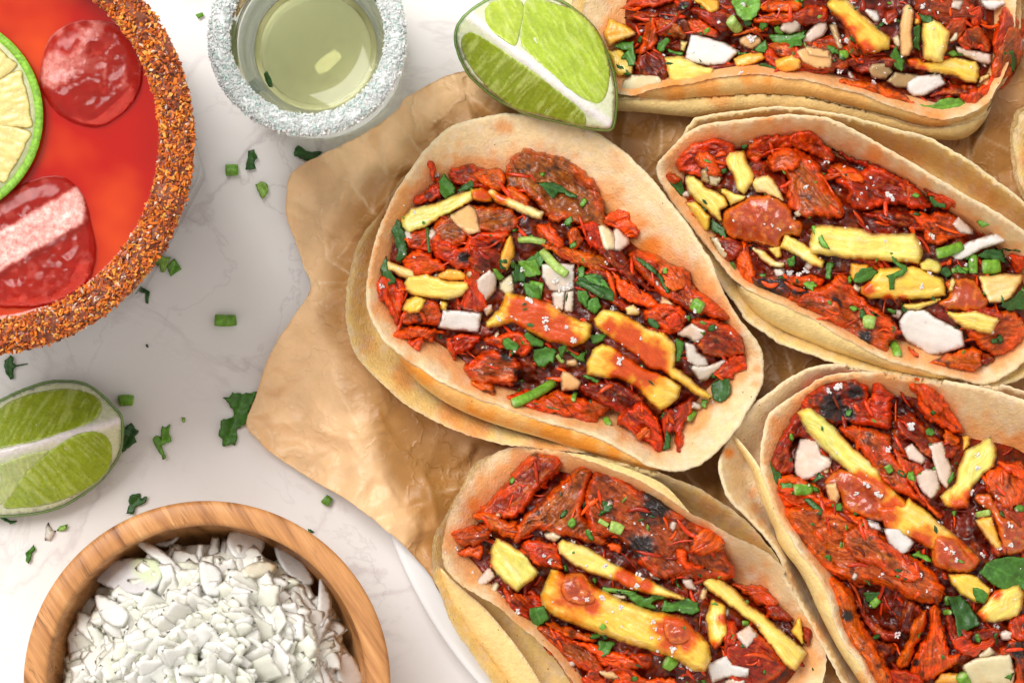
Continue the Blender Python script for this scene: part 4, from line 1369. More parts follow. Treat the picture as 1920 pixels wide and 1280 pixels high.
T3 = dict(seed=37, c=(1180, 1080), label='bottom centre taco with a thick pineapple stick dotted with two salsa drops',
  shells=[
    dict(rim=rim('945,842,120,110 905,870,130,120 870,915,140,130 850,945,145,120 837,980,150,110 829,1020,155,100 830,1050,160,90 840,1072,165,80 862,1095,172,75 900,1118,180,70 940,1142,186,70 962,1165,188,70 1008,1200,190,70 1043,1235 1075,1280,192,70 1110,1340,190,80 1200,1400,170,90 1400,1400,150,100 1500,1340,130,110 1540,1280,125,100 1547,1210,130,90 1520,1150,150,80 1492,1100,175,75 1470,1065,190,70 1435,1034,198,70 1380,1007,204,70 1335,980,206,70 1295,962 1240,925,206,70 1200,900,202,75 1150,880,196,80 1087,857,180,80 1010,835,150,90'),
         tone=(.83, .605, .335), stains=[(886, 942, 16, .7), (890, 950, 22, .3), (1410, 1065, 9, .3), (1437, 1058, 10, .4)],
         skirts=[(pl('1040,845 1087,857 1150,880 1200,900 1240,925 1295,962'), pl('1040,845 1095,852 1150,868 1200,886 1250,912 1295,962'), 20)]),
    dict(rim=rim('900,862,90,60 862,920,100,60 836,965,110,60 815,1000,118,55 810,1035,120,50 813,1075,124,50 824,1110,128,50 838,1150,132,50 862,1195,136,50 900,1248,138,50 930,1290,138,50 980,1370,130,60 1200,1440,110,60 1480,1400,100,60 1545,1290,90,60 1530,1190,120,60 1480,1085,170,60 1455,1040,182,60 1437,1017,184,60 1410,985 1385,962,184,60 1340,932,184,60 1280,902,180,60 1225,880,172,60 1175,865,165,60 1112,852,150,60 1000,842,100,60'),
         tone=(.86, .625, .235), stains=[(1330, 950, 30, .25), (1420, 1010, 24, .3)],
         skirts=[(pl('822,1060 838,1080 870,1110 905,1140 940,1180 975,1225 1010,1280 1040,1340'), pl('822,1060 828,1100 850,1140 885,1190 925,1240 960,1290 1000,1350 1040,1340'), 40)])],
  fill=pl('850,1010 890,950 940,880 975,860 1050,860 1130,885 1230,920 1330,990 1375,1070 1430,1120 1500,1170 1525,1230 1490,1300 1400,1340 1200,1350 1100,1300 1010,1180 930,1120 880,1060'),
  dome=64,
  data='''
m L 350,580 450,480 560,370 700,200 800,110 1000,110 1000,250 900,350 830,420 750,540 640,620 500,600 c=R t=24
m L 240,850 360,800 430,800 410,930 340,900 250,890 c=O t=9
m L 120,680 180,690 300,670 420,640 490,620 480,740 400,800 280,820 200,770 c=O t=20
m L 350,580 500,560 600,620 680,640 700,760 560,740 460,680 c=O t=18
m L 640,760 700,630 860,470 1000,340 1110,240 1150,180 1230,210 1240,330 1180,560 1300,700 1380,800 1250,800 1100,760 980,740 820,700 700,790 c=B t=26
m M 540,-20 590,-260 640,-320 760,-320 880,-270 950,-180 1060,-180 1250,-40 1400,60 1500,120 1590,170 1580,270 1670,440 1640,510 1500,520 1300,500 1100,500 960,400 900,300 760,200 600,180 c=B t=26 ch=1080,-60,150;960,260,110;900,330,60
m M 1340,220 1420,130 1530,110 1590,180 1580,280 1480,320 1400,330 1330,280 c=O t=18
m M 1220,270 1310,290 1330,370 1450,400 1440,430 1330,450 1260,400 c=O t=16
m M 700,250 760,220 830,260 800,310 c=O t=8
m M 640,110 700,130 720,170 640,150 c=O t=8
m M 100,220 200,210 340,260 380,420 280,420 180,400 60,290 c=R
m M -60,560 0,600 200,620 240,680 200,800 0,760 c=R
m M 180,880 280,860 520,980 640,1060 700,1200 560,1200 420,1120 300,1020 c=B
m M 230,1000 400,1120 500,1220 520,1300 460,1300 360,1160 c=O
m M 260,820 400,840 620,930 600,980 440,950 300,880 c=O
m M 440,960 600,980 760,1040 900,1080 960,1170 800,1180 690,1160 600,1060 c=O t=20
m M 700,1160 900,1170 1000,1240 1200,1240 1200,1320 900,1320 720,1260 c=O
m M 880,1060 1040,1060 1040,1140 980,1180 c=R
m M 520,1240 620,1180 720,1290 560,1320 c=R
m N 580,530 700,540 830,540 900,600 950,710 800,700 700,620 c=B
m N 860,700 960,700 1060,800 1060,830 900,800 c=D
m N 1130,860 1220,880 1200,980 1160,1000 c=D
m N 560,1000 740,880 860,960 1010,1150 900,1260 800,1320 600,1300 560,1150 c=R t=24
m N 540,800 640,820 660,960 580,1010 520,920 c=R
o L 350,1100 470,960 530,1040 420,1120 c=p
o L 880,720 950,700 1010,740 960,790 890,760 c=y
o M 1020,440 1110,500 1100,510 1040,490 c=
o M 1260,490 1350,500 1400,600 1300,570 c=p
o M 740,610 860,620 860,660 760,640 c=y
o M 620,1180 760,1190 820,1250 700,1250 c=o
o M 1480,520 1460,640 1390,700 1420,580 c=o
p L 475,850 520,750 640,800 740,870 840,1010 800,1060 740,1110 680,1160 600,1110 530,1040 480,960 c=g t=28
p M 340,230 380,200 520,240 640,300 800,400 1000,490 1200,590 1310,640 1280,665 1100,630 900,590 760,510 580,460 440,390 350,310 sa=860,500,100;1000,560,60 t=26 c=y
p N 1040,900 1120,770 1150,900 1150,1000 c=
p N 410,780 460,640 560,700 580,920 480,1040 430,960 sa=550,800,50;480,1010,50
l M 380,400 420,380 420,440 390,440
l M 1220,480 1290,590 1240,560
t M 680,575 930,610 r=16
l M 780,590 920,600 1000,640 1100,620 1180,600 1140,650 1050,680 1120,740 960,710 900,670 850,620
l M 1140,650 1200,680 1260,660 1320,640 1400,680 1410,740 1350,770 1250,750 1120,740 c=
l M 640,1060 650,960 780,970 740,1040 690,1090
l M 600,480 640,500 620,560
p M 210,620 270,480 290,425 340,425 400,460 540,460 620,550 800,640 960,700 1060,740 1150,750 1280,780 1400,900 1490,1000 1495,1100 1450,1195 1350,1190 1240,1110 1100,1060 900,1000 700,930 500,860 300,780 220,700 t=46 sa=480,590,190;600,700,90;1230,890,175
s M 370,560 400,470 520,450 590,520 640,600 600,690 480,690 400,650 t=9
s M 1130,860 1170,790 1260,790 1330,850 1340,950 1240,990 1160,950 t=9
p N 380,530 430,485 530,500 620,560 740,690 860,770 960,860 1070,950 1180,1050 1140,1120 1080,1190 1000,1140 940,1060 860,960 780,850 680,770 560,680 440,590 c=y t=28
o M 1660,920 1780,840 1850,920 1760,1020 c=p
o M 1455,1140 1610,1070 1660,1140 1780,1170 1770,1240 1600,1240 1500,1280 c=w
o M 1540,1290 1640,1240 1760,1260 1720,1300 c=p
l L 1310,470 1350,480 1400,520 1380,550 1340,560 1300,600 1270,590 1320,540 c=d
t L 1375,665 1465,700 r=42 c=v
t L 1290,620 1360,660 r=18 c=v
l M 130,720 240,700 285,800 180,880 130,780 rag=1
t M 665,850 695,870 r=24 c=b
t M 1150,1110 1210,1150 r=54 c=b
l N 1210,1160 1240,1180 1220,1210 c=d
t N 690,830 730,830 r=20 c=b
l M 1370,1270 1450,1250 1470,1290
k M 220,155,32 360,130,26 460,225,36 240,320,30 285,365,42 695,405,32 730,365,24 745,470,24 950,480,46 940,555,42 890,560,28 980,510,28 560,650,30 680,640,38 300,670,20 820,715,32 1060,820,34 1070,870,28 1050,940,28 1090,1030,38 1210,1025,46 1100,940,26 1260,1140,40 1330,1170,44 1270,1230,32 970,85,28 925,80,26 725,120,24 600,140,14 40,740,36 1270,395,22 850,230,24 1680,995,18
k L 345,1010,18 220,830,28 140,860,16
''')
T4 = dict(seed=53, c=(1700, 1000), label='bottom right taco with a long salsa covered pineapple spear',
  shells=[
    dict(rim=rim('1442,782,130,80 1472,755,140,90 1510,730,150,90 1535,712,158,85 1585,701,170,80 1660,699,180,80 1710,706,185,80 1760,714,188,90 1840,729,190,110 1920,752,190,120 2010,800,180,120 2060,1000,150,120 2020,1250,140,120 1900,1420,150,100 1750,1400,170,80 1680,1330,186,70 1632,1280,196,70 1610,1240 1585,1205 1565,1160,202,70 1555,1125 1542,1090,202,70 1527,1067 1497,1027,200,70 1477,997 1457,960,192,65 1445,925,180,65 1430,890,160,65 1428,840,140,70'),
         tone=(.83, .605, .335), stains=[(1457, 805, 30, .5), (1452, 785, 12, .5), (1900, 840, 40, .5), (1850, 780, 14, .3), (1540, 1120, 14, .3), (1545, 1190, 14, .3), (1620, 1270, 26, .5), (1600, 1290, 20, .5)],
         skirts=[(pl('1362,806 1385,828 1412,862 1430,892 1445,925 1457,960 1477,997 1497,1027 1527,1067 1542,1090 1555,1125 1565,1160 1585,1205 1610,1240 1632,1280 1680,1330'),
                  pl('1362,806 1372,830 1395,858 1410,884 1417,905 1426,932 1441,968 1452,992 1459,1015 1475,1040 1495,1065 1515,1100 1530,1135 1552,1180 1575,1222 1600,1260 1615,1282 1662,1342'), 60)]),
    dict(rim=rim('1362,838,130,60 1385,799,120,70 1410,764,125,80 1447,734,135,80 1485,709,142,80 1520,692,150,70 1567,684,155,60 1650,690,160,50 1760,700,165,50 1900,730,160,50 2040,800,140,60 2090,1000,110,60 2040,1300,110,60 1900,1450,120,60 1720,1440,140,50 1640,1360,160,42 1582,1280,166,40 1545,1212,170,40 1520,1167,172,38 1502,1135,172,38 1482,1095,172,38 1470,1065,172,38 1452,1027,170,38 1420,990,166,40 1392,962,160,45 1370,940,155,48 1355,905,150,50 1350,870,144,55'),
         tone=(.83, .605, .335), stains=[(1366, 848, 12, .9), (1412, 925, 14, .5), (1420, 950, 14, .5), (1430, 980, 12, .5), (1450, 800, 20, .4), (1480, 1080, 30, .4), (1540, 1180, 30, .4)])],
  fill=pl('1452,830 1485,765 1525,715 1600,712 1720,718 1800,790 1930,830 2000,950 2000,1200 1960,1330 1760,1350 1680,1300 1620,1220 1570,1120 1510,1010 1465,950 1448,880'),
  dome=60,
  data='''
m O 560,330 600,210 720,90 830,60 1000,100 1020,150 1080,180 1080,280 1100,160 1140,130 1200,200 1260,250 1250,360 1240,500 1100,480 940,470 780,460 620,420 c=R t=24 ch=800,330,130;980,210,70;900,380,80
m O 330,720 440,500 560,340 660,420 820,500 700,600 560,560 490,650 520,800 420,850 340,780 c=D
m O 860,480 1000,470 1150,500 1240,560 1260,680 1360,800 1450,980 1520,1080 1400,1020 1250,960 1100,800 1000,650 900,560 c=B t=22
m O 1280,430 1400,360 1450,420 1560,520 1640,580 1760,620 1700,720 1500,700 1400,600 1300,540 c=D
m O 1380,120 1450,100 1540,150 1640,270 1700,370 1780,470 1780,530 1700,530 1600,480 1500,420 1440,340 1430,250 1380,200 c=O t=26
m O 1400,130 1480,130 1580,230 1640,330 1600,400 1500,320 1430,210 c=R t=12
m O 1640,500 1760,560 1740,620 1640,600 c=O
m O 380,870 480,830 600,880 740,960 700,1060 540,1000 420,990 c=O
m O 1260,640 1360,720 1500,780 1440,900 1560,1080 1640,1160 1560,1150 1420,960 1300,780 c=R
m P 60,-180 200,-200 320,-150 700,-20 600,20 300,0 100,-60 c=O
m P 650,640 760,760 860,870 1000,900 980,960 860,970 760,880 680,780 c=D
m P 700,900 850,960 960,1000 900,1100 800,1080 c=D
m P 80,0 250,-50 500,-20 700,30 850,150 1000,260 1200,400 1300,520 1320,600 1280,680 1180,690 1000,620 860,560 740,540 600,520 440,450 330,340 230,230 130,130 c=O t=34
m P 560,180 700,100 900,220 1100,380 1150,500 1000,520 820,420 640,330 c=B t=10
m P 430,510 500,490 600,560 650,640 700,800 760,900 850,1050 920,1200 920,1290 800,1290 700,1120 600,1000 520,850 480,720 c=O t=30 ch=600,780,50
m P 980,860 1010,720 1080,660 1150,720 1140,880 1060,920 c=D
m P 960,1120 1040,960 1080,830 1180,720 1200,800 1140,960 1060,1140 1000,1180 c=O t=18
m P 1120,1030 1200,900 1220,720 1280,690 1320,850 1360,1040 1440,1060 1400,1150 1300,1210 1180,1260 1060,1200 c=O t=26 ch=1110,1130,36
m P 920,1180 1060,1180 1180,1260 1100,1320 940,1300 c=R
m P 1340,700 1460,860 1560,900 1480,980 1360,960 c=D
m P 1380,960 1480,920 1560,980 1700,900 1720,960 1560,1080 1440,1060 c=R
m P 1560,880 1720,860 1740,920 1600,960 c=D
m P 1730,1060 1800,960 1920,980 1930,1300 1850,1290 1840,1100 c=B ch=1870,1040,90
m P 1800,800 1940,780 1940,960 1820,940 c=R
m P 1620,0 1700,-100 1920,-160 1960,180 1880,280 1720,340 1660,250 1560,60 c=S t=20
m Q 820,600 900,540 1000,500 1120,520 1140,760 1000,860 860,740 c=O t=22
m Q 930,500 1120,540 1130,640 1010,590 c=O
l O 280,760 300,700 330,740 400,800 420,860 360,1000 330,960 290,850 c=d
l P 1340,640 1450,620 1530,720 1600,830 1560,860 1480,900 1430,960 1410,880 1400,780 c=d
l P 700,600 840,600 860,640 740,680 c=d
o O 560,570 700,560 720,680 800,720 790,780 620,880 570,880 510,820 520,690 c=p
o Q 220,400 280,360 400,480 350,530 250,480 c=p
o Q 290,610 380,550 470,560 500,700 430,790 360,740 c=p
o Q 400,370 510,345 590,580 545,720 480,640 c=p
o O 1050,1170 1150,1180 1190,1250 1100,1240 c=w
p Q 660,310 710,300 720,380 660,420 c=o
p Q 740,930 880,910 930,1050 960,1150 900,1160 820,1050 c=o
o P 720,60 840,70 865,150 770,120 c=w
p P 1340,460 1480,450 1560,470 1680,580 1640,680 1560,680 1450,620 1370,540 c=
l P 1580,450 1640,380 1700,350 1820,330 1940,340 1940,600 1860,550 1780,590 1680,540 rag=1
l P 1050,320 1130,290 1220,340 1230,380 1150,350 c=b
p O 535,370 630,320 720,390 840,500 950,620 1040,700 1150,800 1180,870 1350,1030 1380,1110 1300,1180 1200,1200 1150,1100 1100,1000 960,860 850,760 700,620 600,500 c=g t=30 sa=1120,960,130;1250,1120,130;1000,870,70
p O 1120,1080 1340,1060 1380,1010 1500,1100 1660,1240 1750,1300 1850,1400 1920,1480 1870,1560 1780,1580 1650,1560 1560,1510 1540,1400 1400,1330 1200,1250 c= t=28 sa=1200,1150,100;1450,1330,110;1700,1440,160;1800,1520,130;1600,1480,90
s O 740,890 850,800 960,830 1100,880 1200,960 1180,1060 1250,1160 1140,1180 1000,1140 900,1100 860,1000 780,960 t=14
s P 1240,230 1320,170 1420,200 1500,300 1560,400 1500,450 1350,430 1240,400 t=12
o O 740,910 830,890 860,1000 840,1060 780,1040 c=o
o P 865,120 980,110 1100,220 1060,290 1000,325 900,230 c=w
p Q 490,760 600,660 620,560 680,410 740,380 870,310 920,400 900,540 820,600 740,680 700,850 600,860 520,830 c=g sa=640,830,90;700,760,60 t=28
s Q 740,780 860,740 960,900 1120,980 1130,1150 1000,1200 930,1050 880,900 t=10
p P 1560,760 1700,580 1880,545 1920,600 1910,730 1860,790 1700,830 1600,820 c=y sa=1590,790,60;1700,590,60 t=26
o P 1560,1080 1660,1000 1720,1060 1600,1100 c=y
p P 1240,1290 1300,1200 1450,1200 1500,1300 c=o
o P 1450,1150 1560,1090 1820,1055 1860,1200 1840,1300 1500,1300 c=y t=16
o P 1730,900 1780,880 1840,900 1820,960 1750,960 c=p
l P 150,150 210,140 240,170 275,190 250,225 190,225
l P 1530,560 1600,570 1650,620 1620,690 1560,670
l P 690,480 760,520 770,550 720,520 c=b
t P 780,700 830,650 r=28 c=b
t P 1320,750 1370,750 r=20
t P 1340,640 1350,690 r=22
l P 1560,900 1600,930 1590,980 1550,960
l P 1690,920 1730,880 1710,1000 c=d
t P 1450,1220 1490,1290 r=44 c=b
l P 1770,1240 1850,1200 1820,1260
l O 410,900 500,900 510,990 420,970
t O 520,950 640,960 r=42 c=b
l O 600,890 700,940 720,990 650,960
l O 640,900 700,820 740,850 680,890 c=d
l O 570,1010 640,1020 730,1100 710,1150 620,1060 c=d
l O 800,1060 880,1050 880,1110 820,1110
t O 1210,770 1240,820 r=26
l Q 550,650 600,540 600,620 560,670
l Q 510,850 550,860 530,880
l Q 570,870 610,870 610,930 c=b
t Q 770,900 860,880 r=25 c=v
k O 830,190,58 780,210,36 1390,480,52 1230,640,36 1220,670,30 1060,910,46 1150,980,50 980,980,36 1260,530,20 860,170,40
k P 1345,270,45 1385,300,30 1420,355,34 1140,475,34 1195,590,22 970,920,42 1815,90,40 1735,265,34 1820,245,36 1775,175,16 1610,320,44 1715,855,42 1390,960,28
k Q 265,240,50 100,415,40 770,450,38 780,550,44 810,650,40 720,730,44 915,765,26 825,830,22 735,890,18
''')

T5 = dict(seed=71, c=(1520, 60), label='taco along the top edge, right of the upright lime wedge, rim stained orange',
  shells=[
    dict(rim=rim('1155,172,120,80 1170,178,130,70 1192,178,140,60 1220,168,160,60 1280,158,180,60 1342,148,190,60 1405,140,196,60 1455,145,198,60 1505,150,198,60 1560,163,196,60 1615,178,190,60 1665,195,184,60 1710,210,176,60 1740,220,168,65 1765,224,160,70 1790,222,150,75 1820,212,140,80 1845,197,132,80 1862,178,125,80 1890,120,120,80 1905,20,120,90 1890,-80,150,90 1700,-180,170,90 1400,-200,180,90 1180,-140,160,90 1112,-60,130,80 1098,0,115,80 1090,60,110,80 1100,120,110,80'),
         tone=(.83, .605, .335), stains=[(1400, 145, 20, .6), (1440, 150, 14, .6), (1330, 165, 40, .6), (1200, 172, 26, .5), (1260, 180, 30, .75), (1420, 160, 40, .35), (1130, 60, 20, .5), (1760, 232, 26, .6), (1720, 228, 30, .4)],
         skirts=[(pl('1160,178 1192,179 1220,169 1280,159 1342,149 1405,141 1455,146 1505,151 1560,164 1615,179 1665,196 1710,211 1740,221 1765,225 1790,223 1820,213 1845,198 1862,179'),
                  pl('1160,178 1180,184 1230,188 1260,190 1305,184 1350,182 1430,177 1505,182 1590,200 1665,219 1715,234 1760,240 1802,230 1840,212 1855,200 1862,179'), 60, .45)]),
    dict(rim=rim('1150,188,110,60 1170,187,125,50 1230,186,135,50 1305,180,145,50 1350,177,152,45 1430,175,156,45 1505,180,156,45 1590,200,150,45 1665,220,142,50 1715,235,136,50 1760,240,130,55 1805,232,124,60 1845,215,115,60 1858,190,105,60 1900,120,100,60 1915,0,95,60 1900,-100,120,60 1700,-200,140,60 1400,-220,150,60 1160,-160,130,60 1085,-60,110,60 1075,60,90,60 1110,140,95,60'),
         tone=(.86, .625, .235), stains=[(1350, 180, 30, .5)],
         skirts=[(pl('1148,187 1230,188 1305,182 1350,179 1430,177 1505,182 1590,202 1665,222 1715,237 1760,242 1805,234 1845,217 1860,198'),
                  pl('1148,208 1205,211 1255,216 1305,220 1345,217 1400,212 1450,212 1515,218 1590,231 1665,247 1702,256 1740,261 1798,262 1827,248 1848,224 1860,198'), 50)])],
  fill=pl('1165,150 1150,60 1180,-40 1400,-120 1700,-120 1860,-60 1885,60 1870,150 1820,195 1780,210 1720,195 1650,175 1560,150 1500,138 1405,130 1300,145 1220,158'),
  dome=56,
  data='''
m J 350,70 400,0 560,-40 740,-60 740,0 600,60 480,60 c=R
m J 600,140 740,160 830,260 820,300 700,280 600,240 c=B
m J 840,160 960,150 1080,250 1080,290 900,260 c=B
m J 740,0 860,-10 880,60 780,100 750,60 c=R ch=800,60,60
m J 860,60 1100,60 1180,160 1080,250 940,150 c=D
m J 460,420 600,370 680,420 690,640 640,620 460,540 c=D
m J 520,110 580,110 620,270 580,360 480,420 460,390 500,300 c=O
m J 360,140 500,80 620,110 540,150 c=D
m J 1330,150 1450,100 1640,60 1860,40 1890,150 1700,200 1560,200 1400,190 c=R t=20
m J 1370,60 1480,0 1640,0 1700,50 1640,100 1440,90 c=O t=16
m J 1330,140 1500,90 1640,110 1560,160 1400,180 c=O t=12
m J 1170,270 1300,210 1440,200 1420,240 1300,260 c=O t=10
m J 1080,220 1180,190 1190,220 1100,230 c=O t=8
m J 900,300 1150,330 1230,380 1100,350 c=D
m J 1400,340 1700,330 1900,420 1900,560 1500,540 c=R
m K 0,330 250,300 480,260 550,300 640,400 600,520 400,540 200,500 c=S
m K 560,200 450,100 600,100 800,300 760,420 600,420 c=S
m K 430,630 600,600 800,620 1000,700 1100,770 1190,820 1060,830 900,770 700,700 c=O t=18
m K 600,440 900,420 1000,480 800,560 640,540 c=D
m K 860,120 960,60 980,140 900,190 c=D
m K 1120,0 1300,-20 1500,0 1520,120 1400,220 1280,180 1120,100 c=S t=22
m K 1340,180 1480,130 1480,250 1380,330 1320,280 c=S
m K 1500,60 1610,60 1610,180 1520,200 c=R
m K 1300,560 1400,620 1560,640 1560,740 1380,720 1180,740 1350,640 c=D
m K 1420,330 1480,220 1560,190 1640,250 1670,380 1560,380 c=B t=18
m K 1680,320 1740,100 1780,60 1860,110 1960,180 1960,500 1860,600 1720,690 1640,740 1560,820 1480,780 1440,700 1560,650 1650,600 1700,480 c=R t=24
m K 1700,420 1800,200 1900,250 1900,450 1780,600 1680,560 c=B t=8
p J 270,380 340,360 440,500 430,560 300,580 220,350 c=
p J 200,250 250,140 340,170 400,200 480,260 330,310 240,350 c=o
p J 660,430 800,420 900,480 1040,520 1040,590 850,630 700,635 c=y
p J 780,300 840,310 820,400 780,380 c=w
p J 1480,450 1620,410 1700,450 1680,510 1580,560 1500,540 c=o
p J 870,0 1000,-20 1070,0 1080,80 1000,115 960,70 c=o
p J 1170,440 1260,400 1400,390 1420,440 1300,500 1200,520 c=o
o J 1230,340 1220,290 1300,250 1380,280 1400,330 1320,380 c=o
o J 1640,380 1780,340 1920,380 1920,520 1800,520 1700,470 c=o
o J 1520,230 1560,150 1640,135 1690,180 1680,230 1600,260 c=p
o J 1700,330 1690,290 1800,170 1880,150 1890,220 1860,270 1760,330 c=p
o J 330,690 330,620 420,560 620,560 660,620 600,660 450,700 c=y
o J 810,460 860,255 930,260 1120,320 1230,385 1120,490 1000,500 c=w t=14
o K 750,520 780,480 900,470 940,540 880,600 780,590 c=d
o K 890,610 950,540 1150,560 1080,670 960,660 c=d
o K 450,180 520,180 570,380 520,360 c=d
o K 270,340 380,360 470,380 460,440 300,420 c=o
o K 700,60 820,80 850,150 810,180 740,110 c=w
o K 930,290 980,250 1000,360 950,350 c=y
p K 1040,440 1140,430 1160,470 1400,430 1560,460 1590,510 1570,630 1480,620 1380,570 1200,540 1050,500 sa=1080,470,70;1150,520,50 t=24
p K 1590,580 1660,540 1670,580 1570,640 c=w t=12
l K 910,420 960,350 1030,460 1000,540 960,520
l K 1090,210 1150,170 1140,380 1090,360 c=d
p K 430,40 470,-10 600,0 680,80 800,190 920,280 910,370 800,400 720,400 640,300 540,150 sa=600,290,110;720,370,80;540,180,70 t=34
o K 990,400 985,200 1010,60 1050,20 1100,80 1080,250 1090,350 1060,420 1000,430 c=o t=16
p K 1095,140 1145,130 1145,185 1100,190 c=o t=8
p K 1150,230 1150,170 1250,140 1320,190 1370,240 1340,380 1310,470 1260,480 1160,440 c=y t=34
o K 1040,620 1110,570 1290,550 1340,630 1180,720 1090,730 1040,680 c=w t=12
o K 1380,0 1480,0 1440,80 1370,60 c=p
o K 1580,0 1790,0 1780,40 1700,80 1630,70 c=w t=12
o K 1400,340 1680,410 1680,490 1600,480 1420,400 c=p t=14
o K 1340,330 1400,250 1440,230 1420,300 c=y
l J 1160,0 1270,-20 1380,-20 1390,60 1320,150 1260,160 1200,110 c=b rag=1
l J 1250,150 1330,160 1320,200 1270,200 c=d
t J 1160,150 1220,220 r=42 c=v
l J 1430,260 1600,260 1660,240 1740,220 1700,260 1730,270 1690,300 1700,350 1640,350 1600,370 1480,320 c=
l J 1320,380 1420,300 1440,360 1420,400
l J 280,350 330,310 430,310 440,400 450,500 390,500 370,440 340,440 380,380
l J 300,480 350,500 410,560 380,570 320,520 c=d
l J 610,330 680,280 710,300 650,400 610,380
l J 680,370 740,380 800,400 800,420 700,400 c=
l J 930,550 1080,500 1170,490 1060,540 c=d
l J 1360,480 1430,480 1470,500 1520,490 1520,560 1480,570 1400,540 c=d
l J 1640,0 1710,0 1640,40 c=b
l J 920,440 940,460 940,475
l J 870,240 950,240 940,270 c=d
l J 1200,400 1300,395 1220,420
l K 1120,100 1180,110 1240,130 1220,200 1160,160 c=d
l K 1340,400 1400,375 1440,420 1380,430 c=b rag=1
l K 1110,780 1230,790 1290,750 1350,730 1440,740 1500,790 1400,820 1330,870 1240,880 1120,850 c=b rag=2
l K 1760,390 1840,380 1860,460 1840,570 1820,500 c=d
t K 540,420 590,410 r=34 c=b
l K 490,380 530,370 530,420
k J 1255,30,34 1320,300,50 495,225,28 1235,545,36 1300,285,36
k K 540,530,38 795,620,34 500,175,32 600,300,46 640,10,40 1160,45,40 880,160,36 950,145,34 1250,205,26 1065,75,28 840,30,24
''')

T6 = dict(seed=91, c=(2000, 290), label='taco whose curved end just enters at the right edge of the photo',
  shells=[dict(rim=rim('1928,203,130,90 1908,232,135,90 1899,255,140,90 1901,280 1907,305 1909,330,140,90 1922,362,140,90 1960,400 2080,430,150,90 2100,250,150,90 2060,180,150,90'), tone=(.86, .625, .235), stains=[(1925, 290, 20, .5)]),
          dict(rim=rim('1922,200,110,60 1900,228,110,60 1893,256,112,60 1896,290,112,60 1902,330,112,60 1918,372,112,60 1960,415 2090,440,120,60 2115,250,120,60 2060,170,120,60'), tone=(.86, .625, .235))],
  fill=pl('1945,230 1935,280 1940,340 1980,380 2060,380 2070,230 2000,210'), dome=40, data='''
m Z 1950,250 2000,230 2040,300 1990,350 1945,310 c=R
''')
